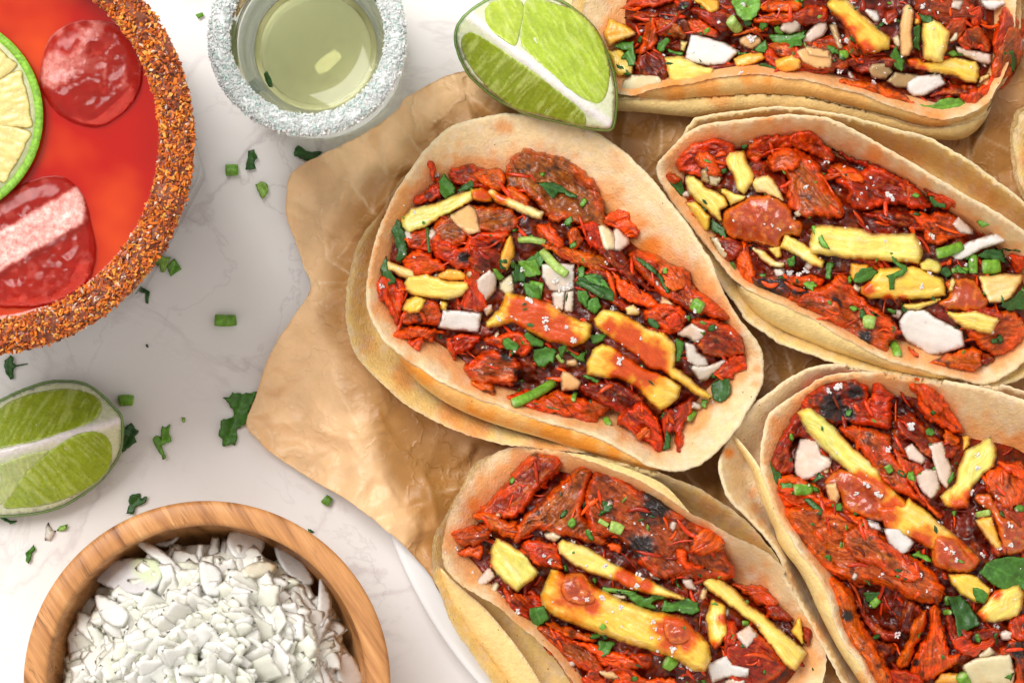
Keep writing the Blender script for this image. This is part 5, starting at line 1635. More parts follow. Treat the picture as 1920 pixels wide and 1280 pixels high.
# ---------------------------------------------------------------- lime wedges
def lime_wedge(label, c, outline, ridge, zr, slope, fleshes, zmin, seed):
    root = thing('lime_wedge', W(c[0], c[1], zmin), label, 'lime wedge', 'lime wedges')
    a, b = ridge
    L = math.hypot(b[0] - a[0], b[1] - a[1]); nx, ny = -(b[1] - a[1]) / L, (b[0] - a[0]) / L

    def face(x, y):
        u = (x - a[0]) * nx + (y - a[1]) * ny
        t = ((x - a[0]) * (b[0] - a[0]) + (y - a[1]) * (b[1] - a[1])) / (L * L)
        s = np.where(u > 0, slope[1], slope[0])
        q = np.sqrt(u * u + 30) - 5.5
        return zr - s * q - 34 * (2 * np.clip(t, -.2, 1.2) - 1) ** 2
    # peel: the outline bulging down and out to the surface below
    B = resample([p + (0,) for p in outline], 4, True, True)[:, :2]
    V, T, isb = triangulate(B, 5, seed)
    x, y = V[:, 0], V[:, 1]
    d, _, _ = dist_poly(x, y, B); d[isb] = 0
    top = face(x, y) - 3
    bot = np.maximum(zmin, top - 6 - 110 * np.sqrt(1 - (1 - np.clip(d / 95, 0, 1)) ** 2))
    bot = np.minimum(bot, top - 1)
    bot[isb] = top[isb]
    n1 = vn(x / 3.5, y / 3.5, seed)
    col = np.array((.055, .15, .022))[None] * (.6 + .8 * n1[:, None])
    dd = np.roll(B, -1, 0) - np.roll(B, 1, 0)
    nrm = np.stack([dd[:, 1], -dd[:, 0]], -1) / (np.hypot(dd[:, 0], dd[:, 1])[:, None] + 1e-6)
    co, F, cc = close_mesh(V, T, isb, top, bot, col)
    # give the peel its visible thickness: swell the equator outwards
    nb = len(B)
    cen = B.mean(0)
    sgn = np.sign(((B + nrm - cen) ** 2).sum(1) - ((B - cen) ** 2).sum(1)); sg = 1 if sgn.mean() > 0 else -1
    ring = B + sg * nrm * (3.2 + 1.2 * vn(B[:, 0] / 5, B[:, 1] / 5, seed)[:, None])
    rz = top[:nb] - 9
    ringw = Wv(ring[:, 0], ring[:, 1], rz)
    low = Wv(B[:, 0] - sg * nrm[:, 0] * 3, B[:, 1] - sg * nrm[:, 1] * 3, np.maximum(zmin, rz - 30))
    bag = Bag(); bag.add(co, F, cc)
    VV = np.concatenate([Wv(B[:, 0], B[:, 1], top[:nb]), ringw, low])
    FF = []
    for i in range(nb):
        j = (i + 1) % nb
        q = [(i, nb + i, nb + j, j), (nb + i, 2 * nb + i, 2 * nb + j, nb + j)]
        FF += q if sg > 0 else [e[::-1] for e in q]
    g = np.array((.07, .20, .02))
    c3 = np.concatenate([np.tile(np.array((.30, .48, .10)), (nb, 1)), np.tile(g, (nb, 1)) * (.6 + .8 * vn(ring[:, 0] / 4, ring[:, 1] / 4, 3))[:, None], np.tile(g * .7, (nb, 1))])
    bag.add(VV, FF, c3)
    bag.build('peel', M['rind'], root)
    # white pith just inside the peel
    ins = B - sg * nrm * 1.5

    def pdisp(x, y, d): return (fbm(x / 18, y / 18, seed, 2) - .5) * 3
    g = slab_geom([tuple(p) + (0,) for p in ins[::3]], 3, 5, .8, .3, .5, 8, seed, face, pdisp)
    Bp, Vp, Tp, ib, dp, z0, tp, bt = g
    n1 = fbm(Vp[:, 0] / 30, Vp[:, 1] / 30, seed, 3)
    cp = np.array((.76, .83, .50))[None] * (.93 + .1 * n1[:, None])
    k = sst(14, 0, dp)[:, None]
    cp = cp * (1 - k * .5) + np.array((.62, .76, .34)) * k * .5
    u = (Vp[:, 0] - a[0]) * nx + (Vp[:, 1] - a[1]) * ny
    k = sst(14, 3, np.abs(u))[:, None]
    cp = cp * (1 - k) + np.array((.86, .80, .70)) * k
    co, F, cc = close_mesh(Vp, Tp, ib, tp, bt, cp)
    mesh_obj('pith', co, F, M['citrus'], root, cc)
    for q, (poly, tone, dirv) in enumerate(fleshes):
        dl = math.hypot(*dirv); dx, dy = dirv[0] / dl, dirv[1] / dl

        def disp(x, y, d, q=q):
            u = x * dx + y * dy; v = -x * dy + y * dx
            w = fbm(x / 40, y / 40, seed + q, 2) * 10
            return (fbm(u / 34, (v + w) / 3.6, seed + 3 + q, 2) - .5) * 4.0
        pc = np.mean(poly, 0); poly = [tuple(np.array(p) + (np.array(p) - pc) / (np.hypot(*(np.array(p) - pc)) + 1e-6) * 5.0) for p in poly]
        g = slab_geom([p + (0,) for p in poly], 3, 3.0, 1.6, .3, .6, 10, seed + 9 + q, lambda x, y: face(x, y) + 2, disp)
        Bf, Vf, Tf, ib, df, z0, tf, bf = g
        X, Y = Vf[:, 0], Vf[:, 1]
        u = X * dx + Y * dy; v = -X * dy + Y * dx
        w = fbm(X / 40, Y / 40, seed + q, 2) * 10
        f1 = fbm(u / 34, (v + w) / 3.6, seed + 3 + q, 2); n2 = fbm(X / 30, Y / 30, seed + 7, 3)
        cf = np.array(tone)[None] * (.8 + .4 * n2[:, None])
        k = sst(.52, .72, f1)[:, None] * .38
        cf = cf * (1 - k) + np.array((.66, .76, .24)) * k
        k = sst(3, 0, df)[:, None] * .5
        cf = cf * (1 - k) + np.array((.62, .74, .30)) * k
        co, F, cc = close_mesh(Vf, Tf, ib, tf, bf, cf)
        mesh_obj('flesh_segment', co, F, M['citrus'], root, cc)


def build_limes():
    lime_wedge('upright lime wedge on the parchment between the shot glass and the tacos', (1000, 120),
               pl('855,80 856,58 866,38 884,20 907,5 932,-5 975,-10 1020,-6 1053,4 1080,22 1112,52 1133,90 1149,137 1155,180 1154,208 1150,232 1144,242 1118,242 1084,236 1040,226 990,214 960,200 930,184 905,164 882,142 865,112'),
               ((885, 33), (1147, 236)), 262, (.85, 1.1),
               [(pl('912,22 925,7 950,1 972,3 979,20 972,60 964,82 940,68 920,50'), (.40, .54, .035), (30, 60)),
                (pl('987,8 1007,1 1045,12 1078,25 1110,54 1130,92 1140,137 1134,175 1118,192 1078,172 1037,136 996,100 981,79 983,37'), (.38, .54, .03), (70, 110)),
                (pl('869,78 882,63 907,72 953,104 1016,150 1078,197 1096,220 1091,234 1062,228 1016,214 974,203 932,176 895,140 874,108'), (.25, .33, .012), (-60, 70))], 62, 301)
    lime_wedge('lime wedge lying on the marble at the left edge, below the red drink', (90, 840),
               pl('-70,790 -40,766 0,752 33,736 82,719 121,715 157,720 184,736 210,761 226,781 229,810 223,850 197,889 164,919 115,948 66,961 0,966 -60,958 -110,920 -125,850'),
               ((-110, 880), (228, 788)), 150, (.95, .8),
               [(pl('-70,806 -40,786 0,768 33,750 82,735 125,730 164,737 184,753 185,771 168,790 125,806 66,823 0,839 -60,852 -90,840'), (.30, .40, .02), (40, -70)),
                (pl('10,943 49,888 92,851 131,824 170,811 195,818 207,843 202,874 184,897 148,920 98,940 40,951'), (.34, .48, .03), (60, 60)),
                (pl('-60,884 0,874 49,853 88,848 49,886 8,938 -50,950 -90,920'), (.52, .64, .22), (30, 60))], 3, 331)


# ---------------------------------------------------------------- glass
def glass_mat(name, tint, rough=0.0):
    m, nt, b = mat_new(name)
    b.inputs['Base Color'].default_value = (*tint, 1)
    b.inputs['Transmission Weight'].default_value = 1.0
    b.inputs['Roughness'].default_value = rough
    b.inputs['IOR'].default_value = 1.45
    return m


def grains(ax, ay, az, ring_r, ring_w, hgt, count, size, cols, probs, seed, long=1.0):
    """crystals stuck round a rim whose centre is at true px (ax, ay)"""
    r = np.random.RandomState(seed); bag = Bag()
    for i in range(count):
        a = r.uniform(0, 2 * math.pi)
        X = ax + math.cos(a) * ring_r; Y = ay - math.sin(a) * ring_r
        if X < -160 or Y < -160 or X > 2050: continue
        th = r.uniform(-.35, math.pi + .35)
        q = 1.0 + r.uniform(-.12, .10)
        rr = ring_r + math.cos(th) * ring_w * q; z = az + math.sin(th) * hgt * q
        s = size * r.uniform(.45, 1.35)
        V, F = CRYS[r.randint(10)]
        V = V * np.array((s * r.uniform(1, long), s * r.uniform(.5, 1), s * r.uniform(.5, .9)))
        R = np.array(Matrix.Rotation(r.uniform(0, 6.28), 3, 'Z') @ Matrix.Rotation(r.uniform(-1, 1), 3, 'X') @ Matrix.Rotation(r.uniform(-1, 1), 3, 'Y'))
        c = np.array(((ax - 960 + math.cos(a) * rr) * S, (640 - ay + math.sin(a) * rr) * S, z * S))
        bag.add((V @ R.T) * S + c, F, np.array(cols[r.choice(len(cols), p=probs)]) * r.uniform(.8, 1.15))
    return bag


def torus(ax, ay, az, R, w, h, n, m, seed, amp, col):
    V = []; C = []
    for i in range(n):
        a = 2 * math.pi * i / n
        for j in range(m):
            t = 2 * math.pi * j / m
            q = 1 + amp * (vn(np.array([i * .33]), np.array([j * .9]), seed)[0] - .5)
            rr = R + math.cos(t) * w * q; z = az + math.sin(t) * h * q
            V.append(((ax - 960 + math.cos(a) * rr) * S, (640 - ay + math.sin(a) * rr) * S, z * S))
            C.append(np.array(col) * (.75 + .5 * vn(np.array([i * .4]), np.array([j * 1.1]), seed + 1)[0]))
    F = [(i * m + j, ((i + 1) % n) * m + j, ((i + 1) % n) * m + (j + 1) % m, i * m + (j + 1) % m) for i in range(n) for j in range(m)]
    return np.array(V), F, np.array(C)


def build_shot():
    Hh = 370
    cx, cy = true_xy(576, 68, Hh)
    root = thing('shot_glass', W(cx, cy, 0), 'small clear shot glass with a coarse salt rim, left of the upright lime wedge', 'shot glass')
    root.location = ((cx - 960) * S, (640 - cy) * S, 0)
    gl = glass_mat('clear_glass', (.93, .985, .96))
    prof = [(0, 3), (140, 3), (154, 6), (160, 16), (161, 40), (158, 200), (158, Hh - 6), (155, Hh), (150, Hh), (147, Hh - 6), (138, 250), (114, 118), (105, 90), (89, 79), (0, 76)]
    V, F = lathe(prof, cx, cy, 128)
    mesh_obj('glass_body', V, F, gl, root)
    V, F, C = torus(cx, cy, Hh - 6, 156, 16, 12, 240, 12, 5, .5, (.80, .85, .83))
    bag = Bag(); bag.add(V, F, C)
    g = grains(cx, cy, Hh - 6, 156, 18, 13, 5000, 3.4, [(.88, .88, .87), (.80, .86, .84), (.52, .72, .65), (.66, .80, .75)], [.50, .26, .10, .14], 9, 1.3)
    bag.v += g.v; bag.c += g.c; bag.f += [tuple(i + bag.n for i in f) for f in g.f]; bag.n += g.n
    o = bag.build('salt_rim', M['salt'], root, False); setp(o, kind='stuff')
    m, nt, b = mat_new('tequila')
    b.inputs['Base Color'].default_value = (.97, .97, .55, 1)
    b.inputs['Transmission Weight'].default_value = .84
    b.inputs['IOR'].default_value = 1.33; b.inputs['Roughness'].default_value = 0.03
    prof = [(0, 77.5), (88, 80.5), (103, 91), (112, 112), (113.5, 118), (108, 114), (60, 112.5), (0, 112.5)]
    V, F = lathe(prof, cx, cy, 96)
    o = mesh_obj('tequila', V, F, m, None)
    setp(o, 'pale yellow green spirit filling the salt rimmed shot glass', 'drink')
    # herb scraps floating
    H = HMap(114)
    o = add_piece('l', [(495, 138, 0), (501, 133, 0), (509, 150, 0), (512, 163, 0), (505, 164, 0), (498, 152, 0)], H, None, {'c': 'd', 'rag': 1})
    setp(o, 'dark herb scrap floating in the shot glass', 'cilantro')


def build_cocktail():
    Hh = 600
    cx, cy = true_xy(-40, 262, Hh)
    root = thing('cocktail_glass', (0, 0, 0), 'large faceted glass tumbler with a chili seasoned rim, cut off by the top left corner', 'glass')
    root.location = ((cx - 960) * S, (640 - cy) * S, 0)
    gl = glass_mat('thick_glass', (.95, .93, .935))

    def wob(a, z):
        f = 8
        q = math.cos(math.pi / f) / math.cos(((a + .1) % (2 * math.pi / f)) - math.pi / f)
        k = min(1, max(0, (520 - z) / 120))
        return 1 + (q - 1) * k
    out = [(0, 3), (285, 3), (318, 8), (332, 30), (338, 200), (338, 520), (338, Hh - 5), (334, Hh), (324, Hh), (320, Hh - 5)]
    V, F = lathe(out, cx, cy, 160, wob)
    V2, F2 = lathe([(320, Hh - 5), (312, 300), (292, 70), (270, 50), (0, 48)], cx, cy, 160)
    bag = Bag(); bag.add(V, F, (1, 1, 1)); bag.add(V2, F2, (1, 1, 1))
    bag.build('glass_body', gl, root)
    V, F, C = torus(cx, cy, Hh - 4, 334, 25, 20, 420, 14, 8, .5, (.22, .055, .022))
    bag = Bag(); bag.add(V, F, C)
    g = grains(cx, cy, Hh - 4, 334, 27, 22, 13000, 3.9, [(.72, .17, .012), (.78, .34, .05), (.38, .07, .015), (.16, .045, .02), (.70, .50, .38)], [.40, .17, .28, .10, .05], 19, 1.6)
    bag.v += g.v; bag.c += g.c; bag.f += [tuple(i + bag.n for i in f) for f in g.f]; bag.n += g.n
    o = bag.build('chili_rim', M['grain'], root, False); setp(o, kind='stuff')
    # the drink
    zl = 540
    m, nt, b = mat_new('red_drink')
    k = ramp(nt, noise(nt, 260, 3, .5), [(0.30, (.36, .004, .001)), (0.5, (.44, .006, .001)), (0.74, (.74, .085, .008))])  # orange patches put the liquid's translucent glow into its base colour
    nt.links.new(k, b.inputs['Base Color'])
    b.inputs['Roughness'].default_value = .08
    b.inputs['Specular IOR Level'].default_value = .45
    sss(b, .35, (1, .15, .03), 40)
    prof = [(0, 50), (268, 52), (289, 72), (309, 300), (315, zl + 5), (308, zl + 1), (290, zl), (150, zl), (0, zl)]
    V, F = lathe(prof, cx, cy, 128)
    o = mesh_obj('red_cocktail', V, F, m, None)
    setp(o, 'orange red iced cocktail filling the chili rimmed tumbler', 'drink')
    # ice
    mi, nt, b = mat_new('ice')
    f = attr(nt)
    sp = node(nt, 'ShaderNodeSeparateColor'); nt.links.new(f, sp.inputs[0])
    n1 = noise(nt, 9, 5, .7)
    fr = node(nt, 'ShaderNodeMath', operation='MULTIPLY'); nt.links.new(sp.outputs[0], fr.inputs[0])
    nt.links.new(ramp(nt, n1, [(.36, .62), (.64, 1.0)]), fr.inputs[1])
    inv = node(nt, 'ShaderNodeMath', operation='SUBTRACT'); inv.inputs[0].default_value = 1.0; nt.links.new(fr.outputs[0], inv.inputs[1])
    nt.links.new(inv.outputs[0], b.inputs['Transmission Weight'])
    nt.links.new(mix(nt, fr.outputs[0], (.84, .10, .06), (.93, .56, .50)), b.inputs['Base Color'])
    b.inputs['IOR'].default_value = 1.31; b.inputs['Roughness'].default_value = .06
    bump(nt, b, n1, .8, .6)

    def ice(poly, label, frost, seed, T):
        P = [true_pt(p, zl) for p in poly]
        def disp(x, y, d): return (fbm(x / 26, y / 26, seed, 3) - .5) * 12
        Bq, V, Tr, ib, d, z0, tp, bt = slab_geom(P, T, 4.5, 2.2, 1.6, 1.5, 12, seed, zl, disp)
        bt = np.minimum(bt, zl - 3)
        c = np.clip(frost(V[:, 0], V[:, 1], d), 0, 1)[:, None] * np.ones(3)
        co, F, cc = close_mesh(V, Tr, ib, tp, bt, c)
        o = mesh_obj('ice_cube', co, F, mi, None, cc)
        setp(o, label, 'ice cube', 'ice cubes floating in the red drink')

    def true_pt(p, z):
        return (p[0], p[1], 0)
    def fr1(x, y, d):
        return sst(.38, .66, fbm(x / 30, y / 30, 3, 3)) * sst(270, 160, x + y * .45) * .55 + .10 + .3 * sst(.7, .75, vn((x + y) / 30, (x - y * .2) / 3.0, 5)) * sst(180, 200, x) * sst(100, 115, y) * sst(175, 160, y)
    ice(pl('80,110 95,70 130,45 180,38 225,48 255,80 268,125 262,170 235,210 190,238 150,235 110,215 85,185 74,150'), 'rounded ice cube with cloudy specks, upper one of the two in the red drink', fr1, 41, 18)
    def fr2(x, y, d):
        u = (x - 70) * .80 - (y - 430) * -.0; v = (y - 430) * .86 + (x - 70) * .51
        n = (fbm(x / 12, y / 12, 7, 3) - .5) * 12
        return sst(36, 26, np.abs(v + n * .6)) * sst(165, 155, x + n) * 1.0 + .10 + .15 * sst(.6, .7, fbm(x / 14, y / 14, 8, 3))
    ice(pl('-60,440 -20,385 30,352 80,332 125,335 158,370 172,420 180,470 170,520 130,560 80,575 30,578 -20,572 -60,540'), 'oblong ice cube with a white frosted band, lower one in the red drink', fr2, 47, 20)
    # lime wheel
    zc = zl + 16; R = 190
    wx, wy = -112 * 1.0, 218
    lr = thing('lime_slice', W(wx, wy, zc), 'round lime wheel floating at the left edge in the red drink', 'lime slice')
    def disc(name, r0, r1, z0, z1, colf, mat, n=120):
        V = []; C = []; F = []
        rs = [r0, r0, (r0 + r1) / 2, r1, r1] if r0 > 0 else [0.5, 0.5, r1 / 2, r1, r1]
        zs = [z0, z1, z1, z1 - 1, z0]
        for i in range(n):
            a = 2 * math.pi * i / n
            for r, z in zip(rs, zs):
                V.append(W(wx + math.cos(a) * r, wy + math.sin(a) * r, z)); C.append(colf(a, r))
        m_ = 5
        for i in range(n):
            j = (i + 1) % n
            for k in range(m_):
                F.append((i * m_ + k, i * m_ + (k + 1) % m_, j * m_ + (k + 1) % m_, j * m_ + k))
        return mesh_obj(name, np.array([tuple(v) for v in V]), F, mat, lr, np.array(C))
    rr = np.random.RandomState(3)
    disc('peel', 178, 193, zc - 12, zc + 4, lambda a, r: np.array((.22, .46, .03)) * (.7 + .6 * rr.rand()), M['rind'], 260)
    disc('pith', 0, 178.5, zc - 10, zc + 3, lambda a, r: np.array((.84, .83, .50)), M['citrus'])
    for k in range(9):
        a0 = 2 * math.pi * (k + .22) / 9; a1 = a0 + 2 * math.pi / 9 - .012
        pts = [(wx + 22 * math.cos((a0 + a1) / 2), wy + 22 * math.sin((a0 + a1) / 2), 0)]
        for t in np.linspace(0, 1, 5):
            a = a0 + (a1 - a0) * t
            pts.append((wx + (169 if 0 < t < 1 else 163) * math.cos(a), wy + (169 if 0 < t < 1 else 163) * math.sin(a), 0))
        if max(p[0] for p in pts) < -30: continue
        am = (a0 + a1) / 2; dx, dy = math.cos(am), math.sin(am)
        def disp(x, y, d): return (fbm((x * dx + y * dy) / 24, (-x * dy + y * dx) / 6, k, 2) - .5) * 3
        Bq, V, Tr, ib, d, z0, tp, bt = slab_geom(pts, 2.2, 4, 2, .3, .6, 9, k, zc + 3, disp)
        f = fbm((V[:, 0] * dx + V[:, 1] * dy) / 24, (-V[:, 0] * dy + V[:, 1] * dx) / 6, k, 2)
        c = np.array((.74, .60, .20))[None] * (.85 + .3 * f[:, None])
        kk = sst(.5, .8, f)[:, None] * .5
        c = c * (1 - kk) + np.array((.80, .66, .26)) * kk
        co, F, cc = close_mesh(V, Tr, ib, tp, bt, c)
        mesh_obj('flesh_segment', co, F, M['citrus'], lr, cc)


# ---------------------------------------------------------------- wooden bowl and the onions
def build_bowl():
    Hh = 300
    cx, cy = true_xy(387, 1284, Hh); k = (D - Hh) / D
    m, nt, b = mat_new('olive_wood')
    mr = node(nt, 'ShaderNodeMapping'); mr.inputs['Rotation'].default_value = (0, 0, math.radians(56)); nt.links.new(coord(nt), mr.inputs[0])
    mp = node(nt, 'ShaderNodeMapping'); mp.inputs['Scale'].default_value = (.07, 1, .2)
    nt.links.new(mr.outputs[0], mp.inputs[0])
    wv = node(nt, 'ShaderNodeTexNoise', i_Scale=px(60), i_Detail=3); nt.links.new(mp.outputs[0], wv.inputs['Vector'])
    f1 = noise(nt, 30, 6, .6, mp.outputs[0], .5)
    base = ramp(nt, f1, [(.30, (.20, .075, .025)), (.42, (.44, .19, .065)), (.55, (.60, .28, .10)), (.72, (.70, .37, .16))])
    f2 = noise(nt, 26, 3, .5, mp.outputs[0], 1.2)
    s = node(nt, 'ShaderNodeMath', operation='SUBTRACT'); nt.links.new(f2, s.inputs[0]); s.inputs[1].default_value = .5
    a = node(nt, 'ShaderNodeMath', operation='ABSOLUTE'); nt.links.new(s.outputs[0], a.inputs[0])
    line = ramp(nt, a.outputs[0], [(0, 1), (.022, 0)])
    gate = ramp(nt, noise(nt, 110, 2), [(.48, 0), (.6, .6)])
    c = mix(nt, mix(nt, 1, line, gate, 'MULTIPLY'), base, (.13, .05, .02))
    fine = noise(nt, 3.5, 4, .7, mp.outputs[0])
    c = mix(nt, 1, c, ramp(nt, fine, [(.3, .82), (.7, 1.1)]), 'MULTIPLY')
    nt.links.new(c, b.inputs['Base Color'])
    b.inputs['Roughness'].default_value = .45; b.inputs['Specular IOR Level'].default_value = .35
    bump(nt, b, fine, .5, .7)
    Ro = 346 * k; Ri = 300 * k
    prof = [(0, 3), (180, 3), (200, 12), (255, 60), (300, 150), (Ro - 6, 240), (Ro - 1, Hh - 12), (Ro - 3, Hh - 4), (Ro - 8, Hh), (Ri + 8, Hh), (Ri + 2, Hh - 2), (Ri - 1, Hh - 8), (Ri - 5, 230), (Ri - 30, 130), (Ri - 90, 60), (100, 36), (0, 32)]
    V, F = lathe(prof, cx, cy, 192)
    o = mesh_obj('wooden_bowl', V, F, m, None)
    o.data.update()
    setp(o, 'round olive wood bowl of chopped white onion at the bottom left', 'bowl')
    # heap of diced onion
    H = HMap(40)
    r = np.random.RandomState(12)
    gr = np.hypot(hgx - 384, hgy - 1290)
    H.a = np.where(gr < 300, 158 + 150 * np.clip(1 - (gr / 290) ** 2, 0, 1), 40)
    Pb = resample([(386 + 268 * math.cos(a), 1288 + 268 * math.sin(a), 0) for a in np.linspace(0, 2 * math.pi, 40)[:-1]], 10)[:, :2]
    Vb, Tb, ibb = triangulate(Pb, 8, 4)
    gb = np.hypot(Vb[:, 0] - 386, Vb[:, 1] - 1288)
    zb = 146 + 152 * np.clip(1 - (gb / 290) ** 2, 0, 1) + (vn(Vb[:, 0] / 11, Vb[:, 1] / 11, 3) - .5) * 18
    co, F, cc = close_mesh(Vb, Tb, ibb, zb, zb - 20, np.tile(np.array((.80, .79, .70)), (len(Vb), 1)))
    crumbs = Bag(); crumbs.add(co, F, cc)
    crumb_tag = ('finely chopped onion crumbs filling the gaps low in the bowl', 'chopped onion', None, 'stuff')
    items = []
    for ring in range(760):
        a = r.uniform(0, 2 * math.pi); q = math.sqrt(r.uniform(0, 1)) * 262
        x = 386 + q * math.cos(a); y = 1288 + q * math.sin(a)
        items.append((x, y))
    items.sort(key=lambda p: -np.hypot(p[0] - 386, p[1] - 1288))
    grp = 'chopped onion pieces in the wooden bowl'
    n = 0
    for x, y in items:
        SEED[0] += 13
        rr = np.random.RandomState(SEED[0])
        L = rr.uniform(22, 54); w = L * rr.uniform(.34, .72); a = rr.uniform(0, 3.14)
        kind = rr.randint(4)
        if kind == 0: pts = [(-L, -w), (L * .8, -w * .9), (L, w), (-L * .9, w * .8)]
        elif kind == 1: pts = [(-L, 0), (-L * .4, -w), (L * .5, -w * .9), (L, .1 * w), (L * .4, w), (-L * .5, w * .8)]
        elif kind == 2: pts = [(-L, -w * .6), (L * .2, -w), (L, -w * .1), (L * .6, w), (-L * .7, w * .6)]
        else: pts = [(-L, -w * .3), (0, -w), (L, -w * .4), (L * .9, w * .3), (0, w * .3), (-L * .9, w * .5)]
        pts = [(x + (px_ * math.cos(a) - py_ * math.sin(a)) + rr.uniform(-2, 2), y + (px_ * math.sin(a) + py_ * math.cos(a)) + rr.uniform(-2, 2), 0) for px_, py_ in pts]
        if max(math.hypot(p[0] - 386, p[1] - 1288) for p in pts) > 288: continue
        T = rr.uniform(4.5, 8)
        P = resample(pts, 5)[:, :2]
        rb = rest_base(H, P, T, .7, 0, -4)
        tx, ty = rr.uniform(-.6, .6, 2)
        cxp, cyp = P.mean(0)
        cu = rr.uniform(.0, .010)
        def base(X, Y): return rb(X, Y) + tx * (X - cxp) + ty * (Y - cyp) + 6
        ax = (math.cos(a), math.sin(a))
        def disp(X, Y, d):
            v = -(X - cxp) * ax[1] + (Y - cyp) * ax[0]
            u = (X - cxp) * ax[0] + (Y - cyp) * ax[1]
            return -cu * v * v + (vn(u / 40, v / 6, n) - .5) * 1.6
        B, V, Tr, ib, d, z0, tp, bt = slab_geom(pts, T, 6, .6, .5, 1.6, 8, SEED[0], base, disp, smooth=False)
        n1 = fbm(V[:, 0] / 30, V[:, 1] / 30, n, 2)
        tone = [(.92, .91, .83), (.91, .91, .77), (.90, .88, .82), (.93, .92, .82), (.86, .89, .70)][rr.choice(5, p=[.3, .2, .25, .2, .05])]
        c = np.array(tone)[None] * (.92 + .12 * n1[:, None])
        co, F, cc = close_mesh(V, Tr, ib, tp, bt, c)
        stamp(H, B, V, np.minimum(tp, 375))
        if y > 1340 or n >= 240:
            crumbs.add(co, F, cc); continue
        o = mesh_obj('onion_piece', co, F, M['diced'], None, cc)
        ang = (math.degrees(math.atan2(1288 - y, x - 386)) + 360) % 360
        where = 'mid heap' if math.hypot(x - 386, y - 1288) < 110 else ['right side', 'upper right', 'top', 'upper left', 'left side'][min(4, int(ang / 36))] + ' of the heap' if ang < 180 else 'lower heap'
        form = ['four cornered', 'rounded chunky', 'tapering', 'curved thin'][kind]
        sz = 'large' if L > 38 else ('mid sized' if L > 28 else 'small')
        setp(o, f'{sz} {form} onion piece, {where}, in the bowl', 'chopped onion', grp)
        n += 1
    setp(crumbs.build('onion_crumbs', M['diced'], None), *crumb_tag)
    extra = [('U 355,455 420,400 500,385 610,380 700,400 720,470 690,530 600,565 500,545 420,510', 'large translucent onion layer lying over the upper left of the heap in the bowl', 'p2', 9),
             ('U 590,290 640,300 740,360 830,450 810,480 700,400 600,320', 'narrow curved onion strip beside the translucent layer in the bowl', 'w', 9),
             ('U 1110,440 1190,400 1280,410 1270,450 1190,480 1120,480', 'small onion piece with a yellowish tip near the top of the heap', 'y', 10),
             ('U 1280,320 1400,380 1470,490 1430,520 1340,470 1290,390', 'broad onion petal at the upper right of the heap', 'w', 8),
             ('U 1500,480 1550,560 1555,640 1505,725 1485,640 1490,560', 'pointed upright onion petal at the right of the heap', 'w', 8),
             ('U 1580,870 1640,850 1700,930 1715,1010 1600,1020 1575,940', 'oval onion piece nestled against the right wall of the bowl', 'w', 14),
             ('U 1040,290 1090,230 1220,285 1200,370 1100,390 1050,350', 'square onion piece leaning at the top of the heap', 'w', 9),
             ('U 905,400 1000,430 1015,500 1000,570 925,550', 'crisp rectangular onion slice upright near the heap centre', 'w', 9),
             ('U 400,560 500,600 555,660 520,725 430,690 390,600', 'thick white onion piece at the left of the heap', 'w', 12),
             ('U 780,240 805,230 800,290 740,330 660,310 650,290 760,290', 'curled thin onion sliver poking up toward the bowl rim', 'w', 6)]
    for s, label, tone, T in extra:
        kind, pts, opt = parse('o ' + s)
        pts = [p + (0,) for p in pts]
        P = resample(pts, 5)[:, :2]
        rb = rest_base(H, P, T, .8, 0, 2)
        def disp(X, Y, d): return (fbm(X / 16, Y / 9, int(T), 2) - .5) * 3
        B, V, Tr, ib, d, z0, tp, bt = slab_geom(pts, T, 5, .45, .4, .6, 8, 5, rb, disp, smooth=True)
        col = {'w': (.84, .83, .79), 'p2': (.70, .69, .70), 'y': (.86, .80, .62)}[tone]
        c = np.tile(np.array(col), (len(V), 1)) * (.94 + .1 * fbm(V[:, 0] / 12, V[:, 1] / 12, 4, 2))[:, None]
        if tone == 'p2':
            kq = sst(45, 22, np.hypot(V[:, 0] - 282, V[:, 1] - 1058))[:, None]
            c = c * (1 - kq) + np.array((.70, .82, .52)) * kq
        if tone == 'y':
            kq = sst(500, 515, V[:, 0])[:, None]
            c = c * (1 - kq) + np.array((.86, .66, .38)) * kq
        co, F, cc = close_mesh(V, Tr, ib, tp, bt, c)
        o = mesh_obj('onion_piece', co, F, M['diced'], None, cc)
        setp(o, label, 'chopped onion', 'distinct onion pieces in the wooden bowl')
        stamp(H, B, V, tp)


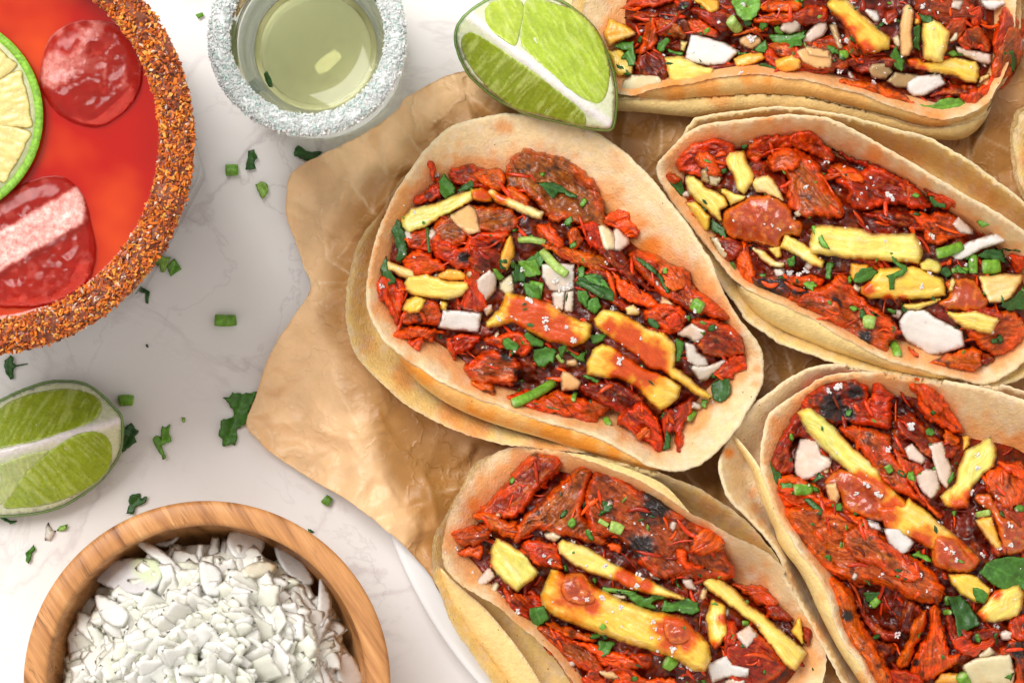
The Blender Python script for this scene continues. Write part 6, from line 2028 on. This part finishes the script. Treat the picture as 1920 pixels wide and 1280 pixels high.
# ---------------------------------------------------------------- scraps on the marble
SCRAPS = [
    ('l T 435,670 455,655 490,680 560,685 540,705 520,730 480,725 440,700', 'c=d', 'dark folded cilantro leaf touching the paper under the shot glass', 'cilantro'),
    ('l T 225,680 255,675 270,710 255,735 265,760 215,765 225,720', 'c=d', 'narrow dark cilantro scrap just right of a pale cut stem', 'cilantro'),
    ('t T 128,768 184,765', 'r=26 c=b', 'pale green cut stem between the red drink and the shot glass', 'green onion'),
    ('l Z 478,346 490,340 502,348 502,362 492,371 484,360', 'c=v', 'small yellowish curled herb bit below the pale stem', 'cilantro'),
    ('l Z 366,28 379,25 382,31 372,36', 'c=b', 'tiny herb fleck near the top edge between both glasses', 'cilantro'),
    ('l Z 296,482 320,482 309,510 301,510', 'c=v rag=1', 'pale green square scrap touching a brighter one beside the tumbler', 'cilantro'),
    ('l Z 312,500 327,484 341,505 320,518', 'c=b rag=1', 'bright green square scrap beside the tumbler base', 'cilantro'),
    ('l Z 256,535 281,546 278,570 272,568 272,551', 'c=d rag=1', 'hooked dark herb scrap below the tumbler rim', 'cilantro'),
    ('t Z 403,600 443,600', 'r=11 c=b', 'cut green stem lying level on the marble left of the paper', 'green onion'),
    ('l Z 273,646 278,645 279,651 274,652', 'c=d', 'herb speck alone on the grey veined marble', 'cilantro'),
    ('l R 20,110 60,75 80,90 75,120 95,140 80,160 80,210 60,220 30,180', 'c=d', 'dark cilantro sprig tip below the tumbler at the left edge', 'cilantro'),
    ('t R 680,337 762,335', 'r=32 c=b', 'cut green stem right of the lime wedge on the marble', 'green onion'),
    ('l R 690,500 720,490 750,465 765,490 795,510 770,545 780,575 740,600 700,640 688,600', 'c=d', 'dark cilantro leaf peeking from behind the lime wedge tip', 'cilantro'),
    ('l R 870,560 900,535 920,560 925,480 950,490 975,460 970,510 980,570 920,595 945,665 930,672 890,600', 'c=b', 'bright cilantro leaf with its stem, alone in the middle of the marble', 'cilantro'),
    ('l R 1270,320 1310,315 1330,290 1390,300 1470,280 1460,330 1420,400 1430,440 1400,480 1350,500 1350,550 1340,590 1270,595 1265,560 1245,540 1260,450 1330,430 1340,400 1290,340', 'rag=4', 'large cilantro leaf at the paper corner, biggest scrap on the marble', 'cilantro'),
    ('l R 1035,430 1055,428 1062,450 1050,460 1040,452', 'c=v', 'tiny curled herb bit above and right of the lone leaf', 'cilantro'),
    ('l R 720,985 735,930 740,880 760,870 800,870 805,895 840,885 830,920 780,940 760,985', 'c=d', 'dark forked cilantro scrap above the bowl rim', 'cilantro'),
    ('l R 325,1080 340,1050 390,1045 380,1070 345,1085', 'c=v', 'olive curled herb scrap under the left lime wedge', 'cilantro'),
    ('l R 195,1150 202,1185 165,1270 150,1250 145,1210', 'c=', 'slender pointed cilantro leaf at the lower left beside the bowl', 'cilantro'),
    ('l R -20,985 60,1020 100,1025 60,1045 20,1025', 'c=d', 'dark cilantro scrap at the left edge under the lime wedge', 'cilantro'),
    ('l R 450,1055 464,1055 460,1063', 'c=d', 'herb speck between the lime wedge and the bowl', 'cilantro'),
    ('o R 260,1060 275,1030 300,1075 320,1080 290,1140 255,1135', 'c=', 'translucent onion scrap on the marble under the left lime wedge', 'chopped onion'),
    ('t U 1518,88 1550,110', 'r=24 c=', 'green stem end half hidden by the paper edge above the bowl', 'green onion'),
    ('l Z 577,990 588,996 580,1000', 'c=d', 'herb speck just outside the bowl rim on its right', 'cilantro'),
    ('t Z 30,686 52,682', 'r=1.3 c=d', 'thin curved cilantro stem reaching out from under the tumbler', 'cilantro'),
]


def build_scraps():
    H = HMap(0)
    for s, o, label, cat in SCRAPS:
        kind, pts, opt = parse(s + ' ' + o)
        if kind == 't': ob = add_tube(*pts[0][:2], *pts[1][:2], opt['r'] / opt['k'], H, None, opt)
        else: ob = add_piece(kind, pts, H, None, opt)
        setp(ob, label, cat, 'scraps scattered on the marble')
        if cat == 'green onion': ob.name = 'green_onion_piece'
        elif kind == 't': ob.name = 'herb_sprig'


# ---------------------------------------------------------------- build
food_mat('diced', 0.3, 0.1, [(30, .8)], (24, 0.95, 1.04), None, 0.35, (1, .98, .88), 30, coat=0.0, trans=0.0)
ALL = [T1, T2, T5, T4, T3, T6]
for T in ALL:
    build_shell(T)
build_table()
build_plate()
build_paper()
# each taco's filling is limited only by the tacos lying over it: rebuild the ceiling per taco
full = CEIL.a.copy()
for T in ALL:
    CEIL.a = T['ceil']
    fill_taco(T)
CEIL.a = np.full_like(full, 1e6)
build_limes()
build_shot()
build_cocktail()
build_bowl()
build_scraps()
